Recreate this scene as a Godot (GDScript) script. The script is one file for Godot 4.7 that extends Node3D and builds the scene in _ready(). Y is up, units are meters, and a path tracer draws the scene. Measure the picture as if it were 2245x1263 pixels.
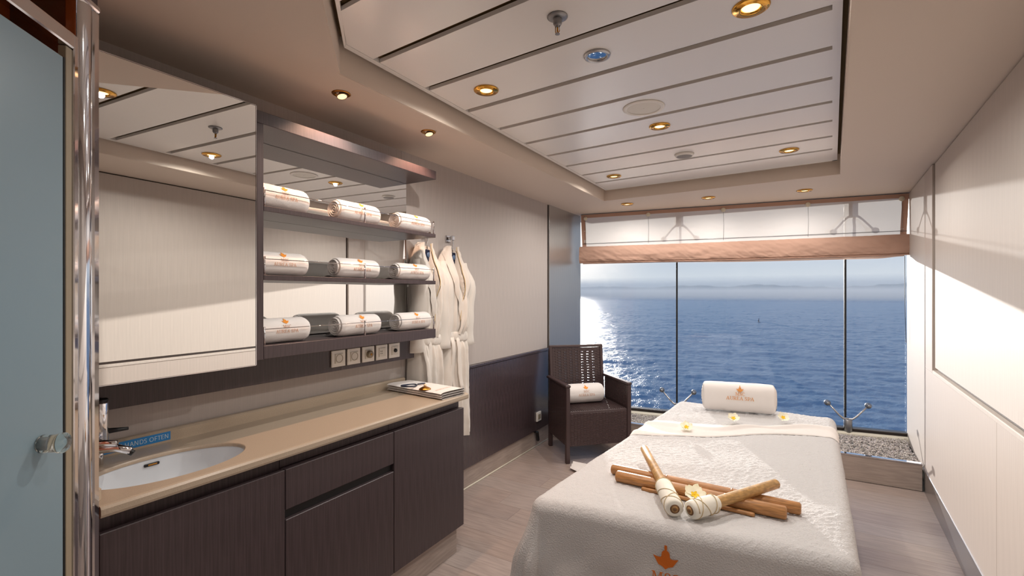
extends Node3D

var M := {}
var T := {}
var taken := {}
var blanket_noise := FastNoiseLite.new()
var blanket_fine := FastNoiseLite.new()

# ------------------------------------------------------------------ naming and tagging
func numbered(n: String) -> String:
	if not taken.has(n):
		taken[n] = 0
		return n
	taken[n] += 1
	return "%s_%03d" % [n, taken[n]]

func tag(o: Node3D, label: String, category: String, group := "", kind := "") -> Node3D:
	if label:
		o.set_meta("label", label)
	if category:
		o.set_meta("category", category)
	if group:
		o.set_meta("group", group)
	if kind:
		o.set_meta("kind", kind)
	return o

func thing(called: String, label: String, category: String, at := Vector3.ZERO, turn := 0.0, group := "") -> Node3D:
	var o := Node3D.new()
	o.name = numbered(called)
	add_child(o)
	o.position = at
	o.rotation.y = turn
	return tag(o, label, category, group)

func solo(called: String, mesh: Mesh, m: Material, label: String, category: String, at := Vector3.ZERO, turn := 0.0, group := "") -> MeshInstance3D:
	var o := MeshInstance3D.new()
	o.name = numbered(called)
	o.mesh = mesh
	o.material_override = m
	add_child(o)
	o.position = at
	o.rotation.y = turn
	tag(o, label, category, group)
	return o

func structure(called: String, label: String, at := Vector3.ZERO, turn := 0.0) -> Node3D:
	var o := Node3D.new()
	o.name = called
	add_child(o)
	o.position = at
	o.rotation.y = turn
	return tag(o, label, "", "", "structure")

func part(parent: Node3D, called: String, mesh: Mesh, m: Material, at := Vector3.ZERO, turn := 0.0, label := "") -> MeshInstance3D:
	var o := MeshInstance3D.new()
	o.name = called
	o.mesh = mesh
	o.material_override = m
	parent.add_child(o, true)
	o.position = at
	o.rotation.y = turn
	if label:
		o.set_meta("label", label)
	return o

# ------------------------------------------------------------------ mesh building
func S(flat := true) -> SurfaceTool:
	var s := SurfaceTool.new()
	s.begin(Mesh.PRIMITIVE_TRIANGLES)
	s.set_smooth_group(-1 if flat else 0)
	return s

func done(s: SurfaceTool) -> ArrayMesh:
	s.generate_normals()
	return s.commit()

func tri(s: SurfaceTool, a: Vector3, b: Vector3, c: Vector3) -> void:
	s.add_vertex(a)
	s.add_vertex(b)
	s.add_vertex(c)

func tri_o(s: SurfaceTool, a: Vector3, b: Vector3, c: Vector3, o: Vector3) -> void:
	if (b - a).cross(c - a).dot((a + b + c) / 3.0 - o) > 0.0:
		tri(s, a, c, b)
	else:
		tri(s, a, b, c)

func quad_o(s: SurfaceTool, a: Vector3, b: Vector3, c: Vector3, d: Vector3, o: Vector3) -> void:
	tri_o(s, a, b, c, o)
	tri_o(s, a, c, d, o)

func add_box(s: SurfaceTool, c: Vector3, size: Vector3, bevel := 0.0, basis := Basis()) -> void:
	var h := size / 2.0
	var b: float = minf(bevel, minf(h.x, minf(h.y, h.z)) * 0.95)
	var P := {}
	for sx in [-1, 1]:
		for sy in [-1, 1]:
			for sz in [-1, 1]:
				for ax in 3:
					var v := Vector3(sx * (h.x - b), sy * (h.y - b), sz * (h.z - b))
					v[ax] = [sx, sy, sz][ax] * h[ax]
					P[[sx, sy, sz, ax]] = c + basis * v
	for ax in 3:
		for sg in [-1, 1]:
			var q := []
			for uv in [[-1, -1], [1, -1], [1, 1], [-1, 1]]:
				var k := [0, 0, 0]
				k[ax] = sg
				k[(ax + 1) % 3] = uv[0]
				k[(ax + 2) % 3] = uv[1]
				q.append(P[[k[0], k[1], k[2], ax]])
			quad_o(s, q[0], q[1], q[2], q[3], c)
	if b <= 0.0:
		return
	for ax in 3:
		var a1 := (ax + 1) % 3
		var a2 := (ax + 2) % 3
		for s1 in [-1, 1]:
			for s2 in [-1, 1]:
				var k := [0, 0, 0]
				k[a1] = s1
				k[a2] = s2
				k[ax] = -1
				var p0 = P[[k[0], k[1], k[2], a1]]
				var p1 = P[[k[0], k[1], k[2], a2]]
				k[ax] = 1
				var p2 = P[[k[0], k[1], k[2], a2]]
				var p3 = P[[k[0], k[1], k[2], a1]]
				quad_o(s, p0, p1, p2, p3, c)
	for sx in [-1, 1]:
		for sy in [-1, 1]:
			for sz in [-1, 1]:
				tri_o(s, P[[sx, sy, sz, 0]], P[[sx, sy, sz, 1]], P[[sx, sy, sz, 2]], c)

func box(size: Vector3, bevel := 0.002, c := Vector3.ZERO) -> ArrayMesh:
	var s := S()
	add_box(s, c, size, bevel)
	return done(s)

func span(lo: Vector3, hi: Vector3, bevel := 0.0015) -> ArrayMesh:
	return box(hi - lo, bevel, (lo + hi) / 2.0)

func add_lathe(s: SurfaceTool, prof: Array, n := 24, xf := Transform3D()) -> void:
	for i in n:
		var a0 := TAU * i / n
		var a1 := TAU * (i + 1) / n
		for k in prof.size() - 1:
			var p: Vector2 = prof[k]
			var q: Vector2 = prof[k + 1]
			var A := xf * Vector3(p.x * cos(a0), p.y, p.x * sin(a0))
			var B := xf * Vector3(p.x * cos(a1), p.y, p.x * sin(a1))
			var C := xf * Vector3(q.x * cos(a1), q.y, q.x * sin(a1))
			var D := xf * Vector3(q.x * cos(a0), q.y, q.x * sin(a0))
			if p.x > 1e-6:
				tri(s, A, B, C)
			if q.x > 1e-6:
				tri(s, A, C, D)

func lathe(prof: Array, n := 24, flat := false, xf := Transform3D()) -> ArrayMesh:
	var s := S(flat)
	add_lathe(s, prof, n, xf)
	return done(s)

func disc_profile(r: float, y0: float, y1: float, e := 0.002) -> Array:
	return [Vector2(0, y0), Vector2(r - e, y0), Vector2(r, y0 + e), Vector2(r, y1 - e), Vector2(r - e, y1), Vector2(0, y1)]

func add_tube(s: SurfaceTool, pts: Array, rad, n := 10, flatten := 1.0, up := Vector3.UP) -> void:
	var rings := []
	for i in pts.size():
		var d: Vector3 = (pts[mini(i + 1, pts.size() - 1)] - pts[maxi(i - 1, 0)]).normalized()
		var side := d.cross(up)
		if side.length() < 0.05:
			side = d.cross(Vector3.RIGHT)
		side = side.normalized()
		var nn := side.cross(d).normalized()
		var r: float = rad[i] if rad is Array else rad
		var ring := []
		for k in n:
			var a := TAU * k / n
			ring.append(pts[i] + side * cos(a) * r + nn * sin(a) * r * flatten)
		rings.append(ring)
	for i in pts.size() - 1:
		for k in n:
			var k1 := (k + 1) % n
			tri(s, rings[i][k], rings[i][k1], rings[i + 1][k1])
			tri(s, rings[i][k], rings[i + 1][k1], rings[i + 1][k])
	for k in n:
		var k1 := (k + 1) % n
		tri(s, pts[0], rings[0][k1], rings[0][k])
		tri(s, pts[-1], rings[-1][k], rings[-1][k1])

func tube(pts: Array, rad, n := 10, flatten := 1.0, up := Vector3.UP) -> ArrayMesh:
	var s := S(false)
	add_tube(s, pts, rad, n, flatten, up)
	return done(s)

func prism(poly: PackedVector2Array, y0: float, y1: float) -> ArrayMesh:
	# poly holds (x, z) points
	var s := S()
	var ids := Geometry2D.triangulate_polygon(poly)
	var mid := Vector2.ZERO
	for p in poly:
		mid += p
	mid /= poly.size()
	var o := Vector3(mid.x, (y0 + y1) / 2.0, mid.y)
	for i in range(0, ids.size(), 3):
		var a := poly[ids[i]]
		var b := poly[ids[i + 1]]
		var c := poly[ids[i + 2]]
		for y in [y0, y1]:
			tri_o(s, Vector3(a.x, y, a.y), Vector3(b.x, y, b.y), Vector3(c.x, y, c.y), Vector3(a.x, o.y, a.y))
	for i in poly.size():
		var a := poly[i]
		var b := poly[(i + 1) % poly.size()]
		quad_o(s, Vector3(a.x, y0, a.y), Vector3(b.x, y0, b.y), Vector3(b.x, y1, b.y), Vector3(a.x, y1, a.y), o)
	return done(s)

func grid_mesh(p: PackedVector3Array, nu: int, nv: int) -> ArrayMesh:
	# p[v * nu + u]
	var nrm := PackedVector3Array()
	nrm.resize(p.size())
	for v in nv:
		for u in nu:
			var du := p[v * nu + mini(u + 1, nu - 1)] - p[v * nu + maxi(u - 1, 0)]
			var dv := p[mini(v + 1, nv - 1) * nu + u] - p[maxi(v - 1, 0) * nu + u]
			var c := dv.cross(du)
			nrm[v * nu + u] = c.normalized() if c.length() > 1e-12 else Vector3.UP
	var idx := PackedInt32Array()
	idx.resize((nu - 1) * (nv - 1) * 6)
	var k := 0
	for v in nv - 1:
		for u in nu - 1:
			var a := v * nu + u
			var b := a + 1
			var c := a + nu
			var d := c + 1
			idx[k] = a
			idx[k + 1] = b
			idx[k + 2] = d
			idx[k + 3] = a
			idx[k + 4] = d
			idx[k + 5] = c
			k += 6
	var arr := []
	arr.resize(Mesh.ARRAY_MAX)
	arr[Mesh.ARRAY_VERTEX] = p
	arr[Mesh.ARRAY_NORMAL] = nrm
	arr[Mesh.ARRAY_INDEX] = idx
	var m := ArrayMesh.new()
	m.add_surface_from_arrays(Mesh.PRIMITIVE_TRIANGLES, arr)
	return m

func surf(fn: Callable, nu: int, nv: int) -> ArrayMesh:
	var p := PackedVector3Array()
	p.resize(nu * nv)
	for v in nv:
		for u in nu:
			p[v * nu + u] = fn.call(float(u) / (nu - 1), float(v) / (nv - 1))
	return grid_mesh(p, nu, nv)

func mapped(pts: PackedVector3Array, ids: PackedInt32Array, fn: Callable) -> ArrayMesh:
	var s := S()
	for i in ids:
		s.add_vertex(fn.call(pts[i].x, pts[i].y))
	return done(s)

func lettering(text: String, width: float, font: String, centre: Vector2, fn: Callable) -> ArrayMesh:
	# flat letters, width metres wide, laid on a surface by fn(x, y)
	var f := SystemFont.new()
	f.font_names = PackedStringArray([font])
	var t := TextMesh.new()
	t.text = text
	t.font = f
	t.font_size = 32
	t.pixel_size = 0.01
	t.depth = 0.0
	t.curve_step = 2.0
	var arr := t.get_mesh_arrays()
	var v: PackedVector3Array = arr[Mesh.ARRAY_VERTEX]
	var lo := Vector2(1e9, 1e9)
	var hi := -lo
	for q in v:
		lo = lo.min(Vector2(q.x, q.y))
		hi = hi.max(Vector2(q.x, q.y))
	var k := width / (hi.x - lo.x)
	for i in v.size():
		v[i] = Vector3((v[i].x - (lo.x + hi.x) / 2) * k + centre.x, (v[i].y - (lo.y + hi.y) / 2) * k + centre.y, 0)
	var ids: PackedInt32Array = arr[Mesh.ARRAY_INDEX] if arr[Mesh.ARRAY_INDEX] != null else PackedInt32Array(range(v.size()))
	return mapped(v, ids, fn)

func emblem(size: float, centre: Vector2, fn: Callable) -> ArrayMesh:
	# seated figure on a broad leaf, size metres tall
	var half := [Vector2(0.0, 1.0), Vector2(0.05, 0.985), Vector2(0.055, 0.86), Vector2(0.04, 0.78), Vector2(0.1, 0.75), Vector2(0.15, 0.68), Vector2(0.165, 0.52), Vector2(0.2, 0.47), Vector2(0.3, 0.46), Vector2(0.5, 0.51), Vector2(0.4, 0.36), Vector2(0.28, 0.16), Vector2(0.12, 0.1), Vector2(0.0, 0.0)]
	var poly := PackedVector2Array(half)
	for i in range(half.size() - 2, 0, -1):
		poly.append(Vector2(-half[i].x, half[i].y))
	var ids := Geometry2D.triangulate_polygon(poly)
	var v := PackedVector3Array()
	for p in poly:
		v.append(Vector3((p.x) * size + centre.x, (p.y - 0.5) * size + centre.y, 0))
	return mapped(v, ids, fn)

# ------------------------------------------------------------------ materials
func noise_tex(seed_: int, freq: float, lo: float, hi: float, size := 512, kind := FastNoiseLite.TYPE_SIMPLEX_SMOOTH, octaves := 4) -> NoiseTexture2D:
	var n := FastNoiseLite.new()
	n.seed = seed_
	n.noise_type = kind
	n.frequency = freq
	n.fractal_octaves = octaves
	var t := NoiseTexture2D.new()
	t.width = size
	t.height = size
	t.seamless = true
	t.noise = n
	var g := Gradient.new()
	g.set_color(0, Color(lo, lo, lo))
	g.set_color(1, Color(hi, hi, hi))
	t.color_ramp = g
	return t

func mat(c: Color, rough: float, metal := 0.0, tex: Texture2D = null, scale := Vector3.ONE, bump: Texture2D = null, bump_cm := 0.0, off := Vector3.ZERO) -> StandardMaterial3D:
	var m := StandardMaterial3D.new()
	m.albedo_color = c
	m.roughness = rough
	m.metallic = metal
	if tex or bump:
		m.uv1_triplanar = true
		m.uv1_world_triplanar = true
		m.uv1_scale = scale
		m.uv1_offset = off
	if tex:
		m.albedo_texture = tex
	if bump:
		m.heightmap_enabled = true
		m.heightmap_texture = bump
		m.heightmap_scale = bump_cm
	return m

func c8(r: int, g: int, b: int) -> Color:
	return Color8(r, g, b)

func make_materials() -> void:
	T.streak = noise_tex(3, 0.012, 0.945, 1.0)
	T.streak_hard = noise_tex(5, 0.016, 0.74, 1.0)
	T.grain = noise_tex(8, 0.010, 0.86, 1.0, 512, FastNoiseLite.TYPE_SIMPLEX_SMOOTH, 5)
	T.speck = noise_tex(11, 0.10, 0.90, 1.0, 512, FastNoiseLite.TYPE_CELLULAR, 2)
	T.pile = noise_tex(13, 0.055, 0.0, 1.0, 512, FastNoiseLite.TYPE_SIMPLEX_SMOOTH, 3)
	T.mottle = noise_tex(17, 0.008, 0.86, 1.0)
	T.bamboo = noise_tex(23, 0.014, 0.62, 1.0)
	M.beige = mat(c8(184, 175, 170), 0.62, 0, T.streak, Vector3(16, 0.5, 16))
	M.veneer = mat(c8(202, 191, 182), 0.45, 0, T.streak, Vector3(14, 0.35, 14))
	M.veneer2 = mat(c8(196, 183, 174), 0.45, 0, T.streak, Vector3(14, 0.35, 14), null, 0, Vector3(0.3, 0.1, 0.6))
	M.dark = mat(c8(78, 65, 68), 0.38, 0, T.streak_hard, Vector3(20, 0.5, 20))
	M.dark_gloss = mat(c8(78, 65, 68), 0.26, 0, T.streak_hard, Vector3(20, 0.5, 20))
	M.dark_gloss.metallic_specular = 0.9
	M.end_panel = mat(c8(178, 175, 172), 0.30, 0.7, T.streak, Vector3(20, 0.5, 20))
	M.dark_strip = mat(c8(48, 30, 22), 0.5)
	M.soffit = mat(c8(222, 206, 191), 0.55)
	M.soffit_side = M.soffit
	M.panel = mat(c8(249, 246, 243), 0.26, 0.06)
	M.panel.metallic_specular = 0.85
	M.void = mat(c8(130, 108, 74), 0.8)
	M.brass = mat(c8(226, 170, 78), 0.16, 1.0)
	M.chrome = mat(c8(222, 222, 226), 0.06, 1.0)
	M.steel = mat(c8(190, 190, 192), 0.28, 1.0)
	M.satin = mat(c8(150, 150, 152), 0.4, 1.0)
	M.black = mat(c8(22, 22, 24), 0.45)
	M.frame_dark = mat(c8(44, 36, 34), 0.35)
	M.stone = mat(c8(186, 169, 149), 0.30, 0, T.speck, Vector3(6, 6, 6))
	M.basin = mat(c8(216, 222, 228), 0.12)
	M.white = mat(c8(236, 232, 226), 0.35)
	M.offwhite = mat(c8(226, 222, 214), 0.5)
	M.grey_mesh = mat(c8(150, 146, 142), 0.6)
	M.terry = mat(c8(204, 202, 202), 0.95, 0, null, Vector3(5.3, 5.3, 5.3), T.pile, 0.22)
	M.terry_fine = mat(c8(240, 234, 230), 0.95, 0, null, Vector3(17, 17, 17), T.pile, 0.10)
	M.robe = mat(c8(226, 219, 211), 0.95, 0, null, Vector3(15, 15, 15), T.pile, 0.14)
	M.robe_shade = mat(c8(214, 190, 150), 0.9, 0, null, Vector3(12, 12, 12), T.pile, 0.15)  # yellowish shade inside the robe opening, painted as a colour
	M.rattan = mat(c8(70, 54, 54), 0.42)
	M.mirror = mat(c8(244, 245, 244), 0.0, 1.0)
	M.print = mat(c8(238, 150, 52), 0.85)
	M.print_text = mat(c8(206, 158, 128), 0.85)
	M.print_gold = mat(c8(222, 152, 84), 0.85)
	M.print_deep = mat(c8(206, 106, 28), 0.85)
	M.navy = mat(c8(26, 36, 62), 0.35)
	M.navy_light = mat(c8(92, 116, 150), 0.4)
	M.blue = mat(c8(38, 128, 196), 0.4)
	M.letter_pale = mat(c8(196, 214, 226), 0.5)
	M.bamboo = mat(c8(214, 152, 92), 0.42, 0, T.bamboo, Vector3(2.2, 26, 26))
	M.bamboo_pale = mat(c8(228, 178, 112), 0.42, 0, T.bamboo, Vector3(6, 18, 6))
	M.gauze = mat(c8(242, 238, 226), 0.9)
	M.cord = mat(c8(206, 184, 146), 0.9)
	M.core = mat(c8(128, 92, 62), 0.8)
	M.petal = mat(c8(250, 246, 226), 0.5)
	M.petal.backlight_enabled = true
	M.petal.backlight = Color(0.5, 0.5, 0.42)
	M.pollen = mat(c8(250, 206, 20), 0.6)
	M.door_glass = mat(c8(128, 150, 162), 0.32)
	M.tile = mat(c8(158, 78, 36), 0.2)
	M.gasket = mat(c8(14, 14, 14), 0.6)
	M.strip_beige = mat(c8(150, 138, 118), 0.4)
	M.cushion = mat(c8(206, 198, 186), 0.6)
	M.gravel = mat(c8(226, 220, 216), 0.7)
	M.cream = mat(c8(224, 218, 200), 0.45)
	M.gold = mat(c8(196, 140, 64), 0.3, 1.0)
	M.bead = mat(c8(236, 214, 180), 0.3)
	M.glass_pane = mat(Color(1, 1, 1, 0.01), 0.0)
	M.glass_pane.metallic_specular = 0.35
	M.glass_pane.transparency = BaseMaterial3D.TRANSPARENCY_ALPHA
	M.knob = mat(Color(0.93, 0.97, 0.96, 0.03), 0.02)
	M.knob.refraction_enabled = true
	M.knob.refraction_scale = 0.05
	M.sheer = mat(Color(0.86, 0.83, 0.81, 0.92), 0.9)
	M.sheer.transparency = BaseMaterial3D.TRANSPARENCY_ALPHA
	M.sheer.backlight_enabled = true
	M.sheer.backlight = Color(0.68, 0.68, 0.67)
	M.hem = mat(c8(186, 150, 132), 0.9)
	M.hem.backlight_enabled = true
	M.hem.backlight = Color(0.22, 0.16, 0.13)
	M.flap = mat(c8(214, 190, 178), 0.9)
	M.flap.backlight_enabled = true
	M.flap.backlight = Color(0.30, 0.26, 0.24)
	M.fold = mat(c8(186, 150, 132), 0.9)
	M.fold.backlight_enabled = true
	M.fold.backlight = Color(0.05, 0.04, 0.035)
	M.bulb = mat(c8(255, 236, 200), 0.3)
	M.bulb.emission_enabled = true
	M.bulb.emission = Color(1.0, 0.86, 0.62)
	M.bulb.emission_energy_multiplier = 2.2
	M.bulb_warm = mat(c8(255, 220, 180), 0.3)
	M.bulb_warm.emission_enabled = true
	M.bulb_warm.emission = Color(1.0, 0.78, 0.55)
	M.bulb_warm.emission_energy_multiplier = 2.0
	M.planks = []
	for k in 5:
		var tone := [c8(178, 161, 153), c8(172, 156, 149), c8(184, 167, 157), c8(176, 158, 149), c8(181, 166, 159)][k] as Color
		M.planks.append(mat(tone, 0.34, 0, T.grain, Vector3(0.9, 6, 9), null, 0, Vector3(0.31 * k, 0.2 * k, 0.37 * k)))
	M.skirting = mat(c8(180, 164, 154), 0.3, 0, T.grain, Vector3(0.9, 9, 0.9))
	M.sea = mat(c8(98, 132, 160), 0.22, 0, null, Vector3(0.07, 0.07, 0.07), T.pile, 9.0)
	M.sea.metallic_specular = 0.26
	M.hill = mat(c8(104, 112, 88), 0.95)
	M.sail = mat(c8(60, 66, 84), 0.7)

# ------------------------------------------------------------------ start
func _ready() -> void:
	# camera
	var cam := Camera3D.new()
	cam.name = "camera"
	cam.projection = Camera3D.PROJECTION_FRUSTUM
	cam.near = 0.05
	cam.far = 60000.0
	cam.size = 0.05 * 1263.0 / 1036.0
	cam.frustum_offset = Vector2(0, 0.05 * 11.5 / 1036.0)
	cam.position = Vector3(0, 1.38, 0)
	cam.rotation = Vector3(0, atan(607.5 / 1036.0), 0)
	add_child(cam)
	cam.current = true
	# sky
	var env := Environment.new()
	env.background_mode = Environment.BG_SKY
	var sky := Sky.new()
	var sm := ProceduralSkyMaterial.new()
	sm.sky_top_color = c8(136, 170, 214)
	sm.sky_horizon_color = c8(224, 232, 238)
	sm.sky_curve = 0.12
	sm.sky_energy_multiplier = 0.98
	sm.ground_bottom_color = c8(70, 100, 140)
	sm.ground_horizon_color = c8(200, 216, 230)
	sm.sun_angle_max = 15.0
	sm.sun_curve = 0.48
	sky.sky_material = sm
	env.sky = sky
	env.tonemap_mode = Environment.TONE_MAPPER_LINEAR
	env.tonemap_exposure = 1.0
	env.sdfgi_enabled = true
	env.ssao_enabled = true
	env.ssil_enabled = true
	env.volumetric_fog_enabled = true
	env.volumetric_fog_density = 0.0
	var we := WorldEnvironment.new()
	we.name = "surroundings"
	we.environment = env
	add_child(we)
	# sun: 7.4 degrees up, shining in through the window from the left
	var sun := DirectionalLight3D.new()
	sun.name = "sun"
	var e := deg_to_rad(7.4)
	var az := deg_to_rad(24.2)
	sun.basis = Basis.looking_at(Vector3(sin(az) * cos(e), -sin(e), cos(az) * cos(e)))
	sun.light_color = Color(1.0, 0.975, 0.945)
	sun.light_energy = 1.45
	sun.light_angular_distance = 0.55
	sun.shadow_enabled = true
	add_child(sun)

	make_materials()
	build_floor()
	build_left_wall()
	build_right_wall()
	build_back_wall()
	build_ceiling()
	build_window()
	build_outside()
	build_vanity()
	build_shelves()
	build_shower()
	build_table()
	build_chair()
	build_robes()
	build_blind()
	build_ceiling_fittings()
	build_towels()
	build_small_things()

const LX := -1.96
const SOFFIT := 2.215
const RP := Vector3(0.77, 0, -3.584)
const RTURN := -0.05887   # the right wall leans away by 3.4 degrees

func right_x(z: float) -> float:
	return RP.x - (z - RP.z) * tan(0.05887)

# ------------------------------------------------------------------ room shell
func build_floor() -> void:
	var f := structure("floor", "pale wood plank floor of the treatment room")
	part(f, "subfloor", span(Vector3(-2.1, -0.12, -5.35), Vector3(1.15, -0.012, 1.75)), M.offwhite)
	var rng := RandomNumberGenerator.new()
	rng.seed = 4
	var z := -4.275
	var row := 0
	var wid := 0.182
	while z < 1.6:
		var x := -1.972 - rng.randf() * 0.9
		while x < right_x(z) + 0.01:
			var x1 := x + 1.22
			var a := maxf(x, -1.972)
			var b := minf(x1, right_x(z + wid / 2) + 0.006)
			if b - a > 0.02:
				part(f, "plank", box(Vector3(b - a - 0.0012, 0.012, wid - 0.0012), 0.0006), M.planks[rng.randi() % 5], Vector3((a + b) / 2, -0.006, z + wid / 2))
			x = x1
		z += wid
		row += 1

func build_left_wall() -> void:
	var w := structure("wall_left", "left wall, beige panels above a dark wainscot")
	part(w, "backing", span(Vector3(-2.12, -0.1, -4.80), Vector3(-1.985, 2.5, 1.7)), M.offwhite)
	# beige upper panels
	part(w, "upper_panel", span(Vector3(-1.985, 0.868, -4.0), Vector3(LX, SOFFIT + 0.02, -2.06)), M.beige)
	part(w, "upper_panel", span(Vector3(-1.985, 0.60, -2.059), Vector3(LX, SOFFIT + 0.02, -0.30)), M.beige)
	# wainscot
	part(w, "wainscot_panel", span(Vector3(-1.985, 0.150, -4.0), Vector3(-1.951, 0.843, -2.03)), M.dark_gloss)
	part(w, "wainscot_cap", span(Vector3(-1.985, 0.8445, -4.0), Vector3(-1.945, 0.8675, -2.06), 0.004), M.dark_gloss)
	# strip and full height panel next to the window
	part(w, "groove_strip", span(Vector3(-1.985, 0.150, -4.026), Vector3(-1.966, SOFFIT + 0.02, -4.0005)), M.dark_strip)
	part(w, "end_panel", span(Vector3(-1.985, 0.150, -4.803), Vector3(-1.953, SOFFIT + 0.02, -4.0265)), M.end_panel)
	var b := structure("baseboard_left", "wood skirting under the dark wainscot")
	part(b, "board", span(Vector3(-1.984, 0.0, -4.28), Vector3(-1.968, 0.149, -0.4)), M.skirting)
	part(b, "sealing_bead", tube([Vector3(-1.966, 0.004, -4.28), Vector3(-1.966, 0.004, -0.5)], 0.006, 6), M.cream)
	var k := thing("wall_bracket", "small dark bracket below the wainscot left of the wicker chair", "bracket", Vector3(-1.94, 0.06, -3.76))
	var s := S()
	add_box(s, Vector3(0, 0.042, 0), Vector3(0.022, 0.085, 0.026), 0.003, Basis(Vector3.RIGHT, 0.22))
	add_box(s, Vector3(-0.012, 0.08, 0.009), Vector3(0.03, 0.012, 0.03), 0.002)
	part(k, "foot", done(s), M.black)

func build_right_wall() -> void:
	var w := structure("wall_right", "right wall of pale veneer, sunlit below the blind", RP, RTURN)
	# local: x = 0 is the face, -z runs to the window
	part(w, "backing", span(Vector3(0.03, -0.1, -1.575), Vector3(0.16, 2.5, 5.4)), M.offwhite)
	part(w, "upper_panel", span(Vector3(0.010, 0.905, -0.376), Vector3(0.031, SOFFIT - 0.008, 5.3)), M.veneer)
	part(w, "trim_strip", span(Vector3(0.022, 0.905, -0.408), Vector3(0.031, SOFFIT + 0.02, -0.377)), M.dark_strip)
	part(w, "shadow_strip", span(Vector3(0.024, SOFFIT - 0.007, -1.57), Vector3(0.031, SOFFIT + 0.02, 5.3)), M.dark_strip)
	part(w, "groove_strip", span(Vector3(0.022, 0.889, -0.376), Vector3(0.031, 0.904, 5.3)), M.dark_strip)
	var cuts := [-0.68, 0.99, 2.6, 4.2, 5.3]
	for i in 4:
		var lo: float = cuts[i] + 0.0004
		var hi: float = cuts[i + 1] - 0.0004
		if i == 0:
			part(w, "wainscot_panel", span(Vector3(0.0, 0.165, -0.68), Vector3(0.031, 0.866, hi)), M.veneer2)
		else:
			part(w, "wainscot_panel", span(Vector3(0.0, 0.165, lo), Vector3(0.031, 0.866, hi)), M.veneer2)
	part(w, "wainscot_cap", span(Vector3(-0.004, 0.8675, -0.376), Vector3(0.031, 0.8885, 5.3), 0.003), M.veneer)
	part(w, "end_panel", span(Vector3(0.0, 0.8665, -0.68), Vector3(0.031, SOFFIT - 0.008, -0.4085)), M.veneer2)
	part(w, "end_panel", span(Vector3(0.0, 0.13, -1.578), Vector3(0.031, SOFFIT - 0.008, -0.6830)), M.veneer)
	var b := structure("baseboard_right", "polished steel skirting below the right wall", RP, RTURN)
	part(b, "plate", span(Vector3(-0.002, 0.0, -0.70), Vector3(0.03, 0.160, 5.3), 0.002), M.steel)
	part(b, "lip", span(Vector3(-0.006, 0.159, -0.70), Vector3(0.03, 0.165, 5.3), 0.001), M.chrome)

func build_back_wall() -> void:
	var w := structure("wall_back", "dark wood wall behind the viewer")
	part(w, "panel", span(Vector3(-2.12, -0.1, 1.60), Vector3(1.0, 2.5, 1.75)), M.dark)
	var f := structure("wall_front", "wall below and above the window", Vector3(-1.96, 0, -4.80), 0.12735)
	part(f, "lower_wall", span(Vector3(-0.1, -0.1, -0.16), Vector3(2.95, 0.135, -0.012)), M.frame_dark)
	part(f, "upper_wall", span(Vector3(-0.1, 2.26, -0.16), Vector3(2.95, 2.5, 0.02)), M.soffit)

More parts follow.
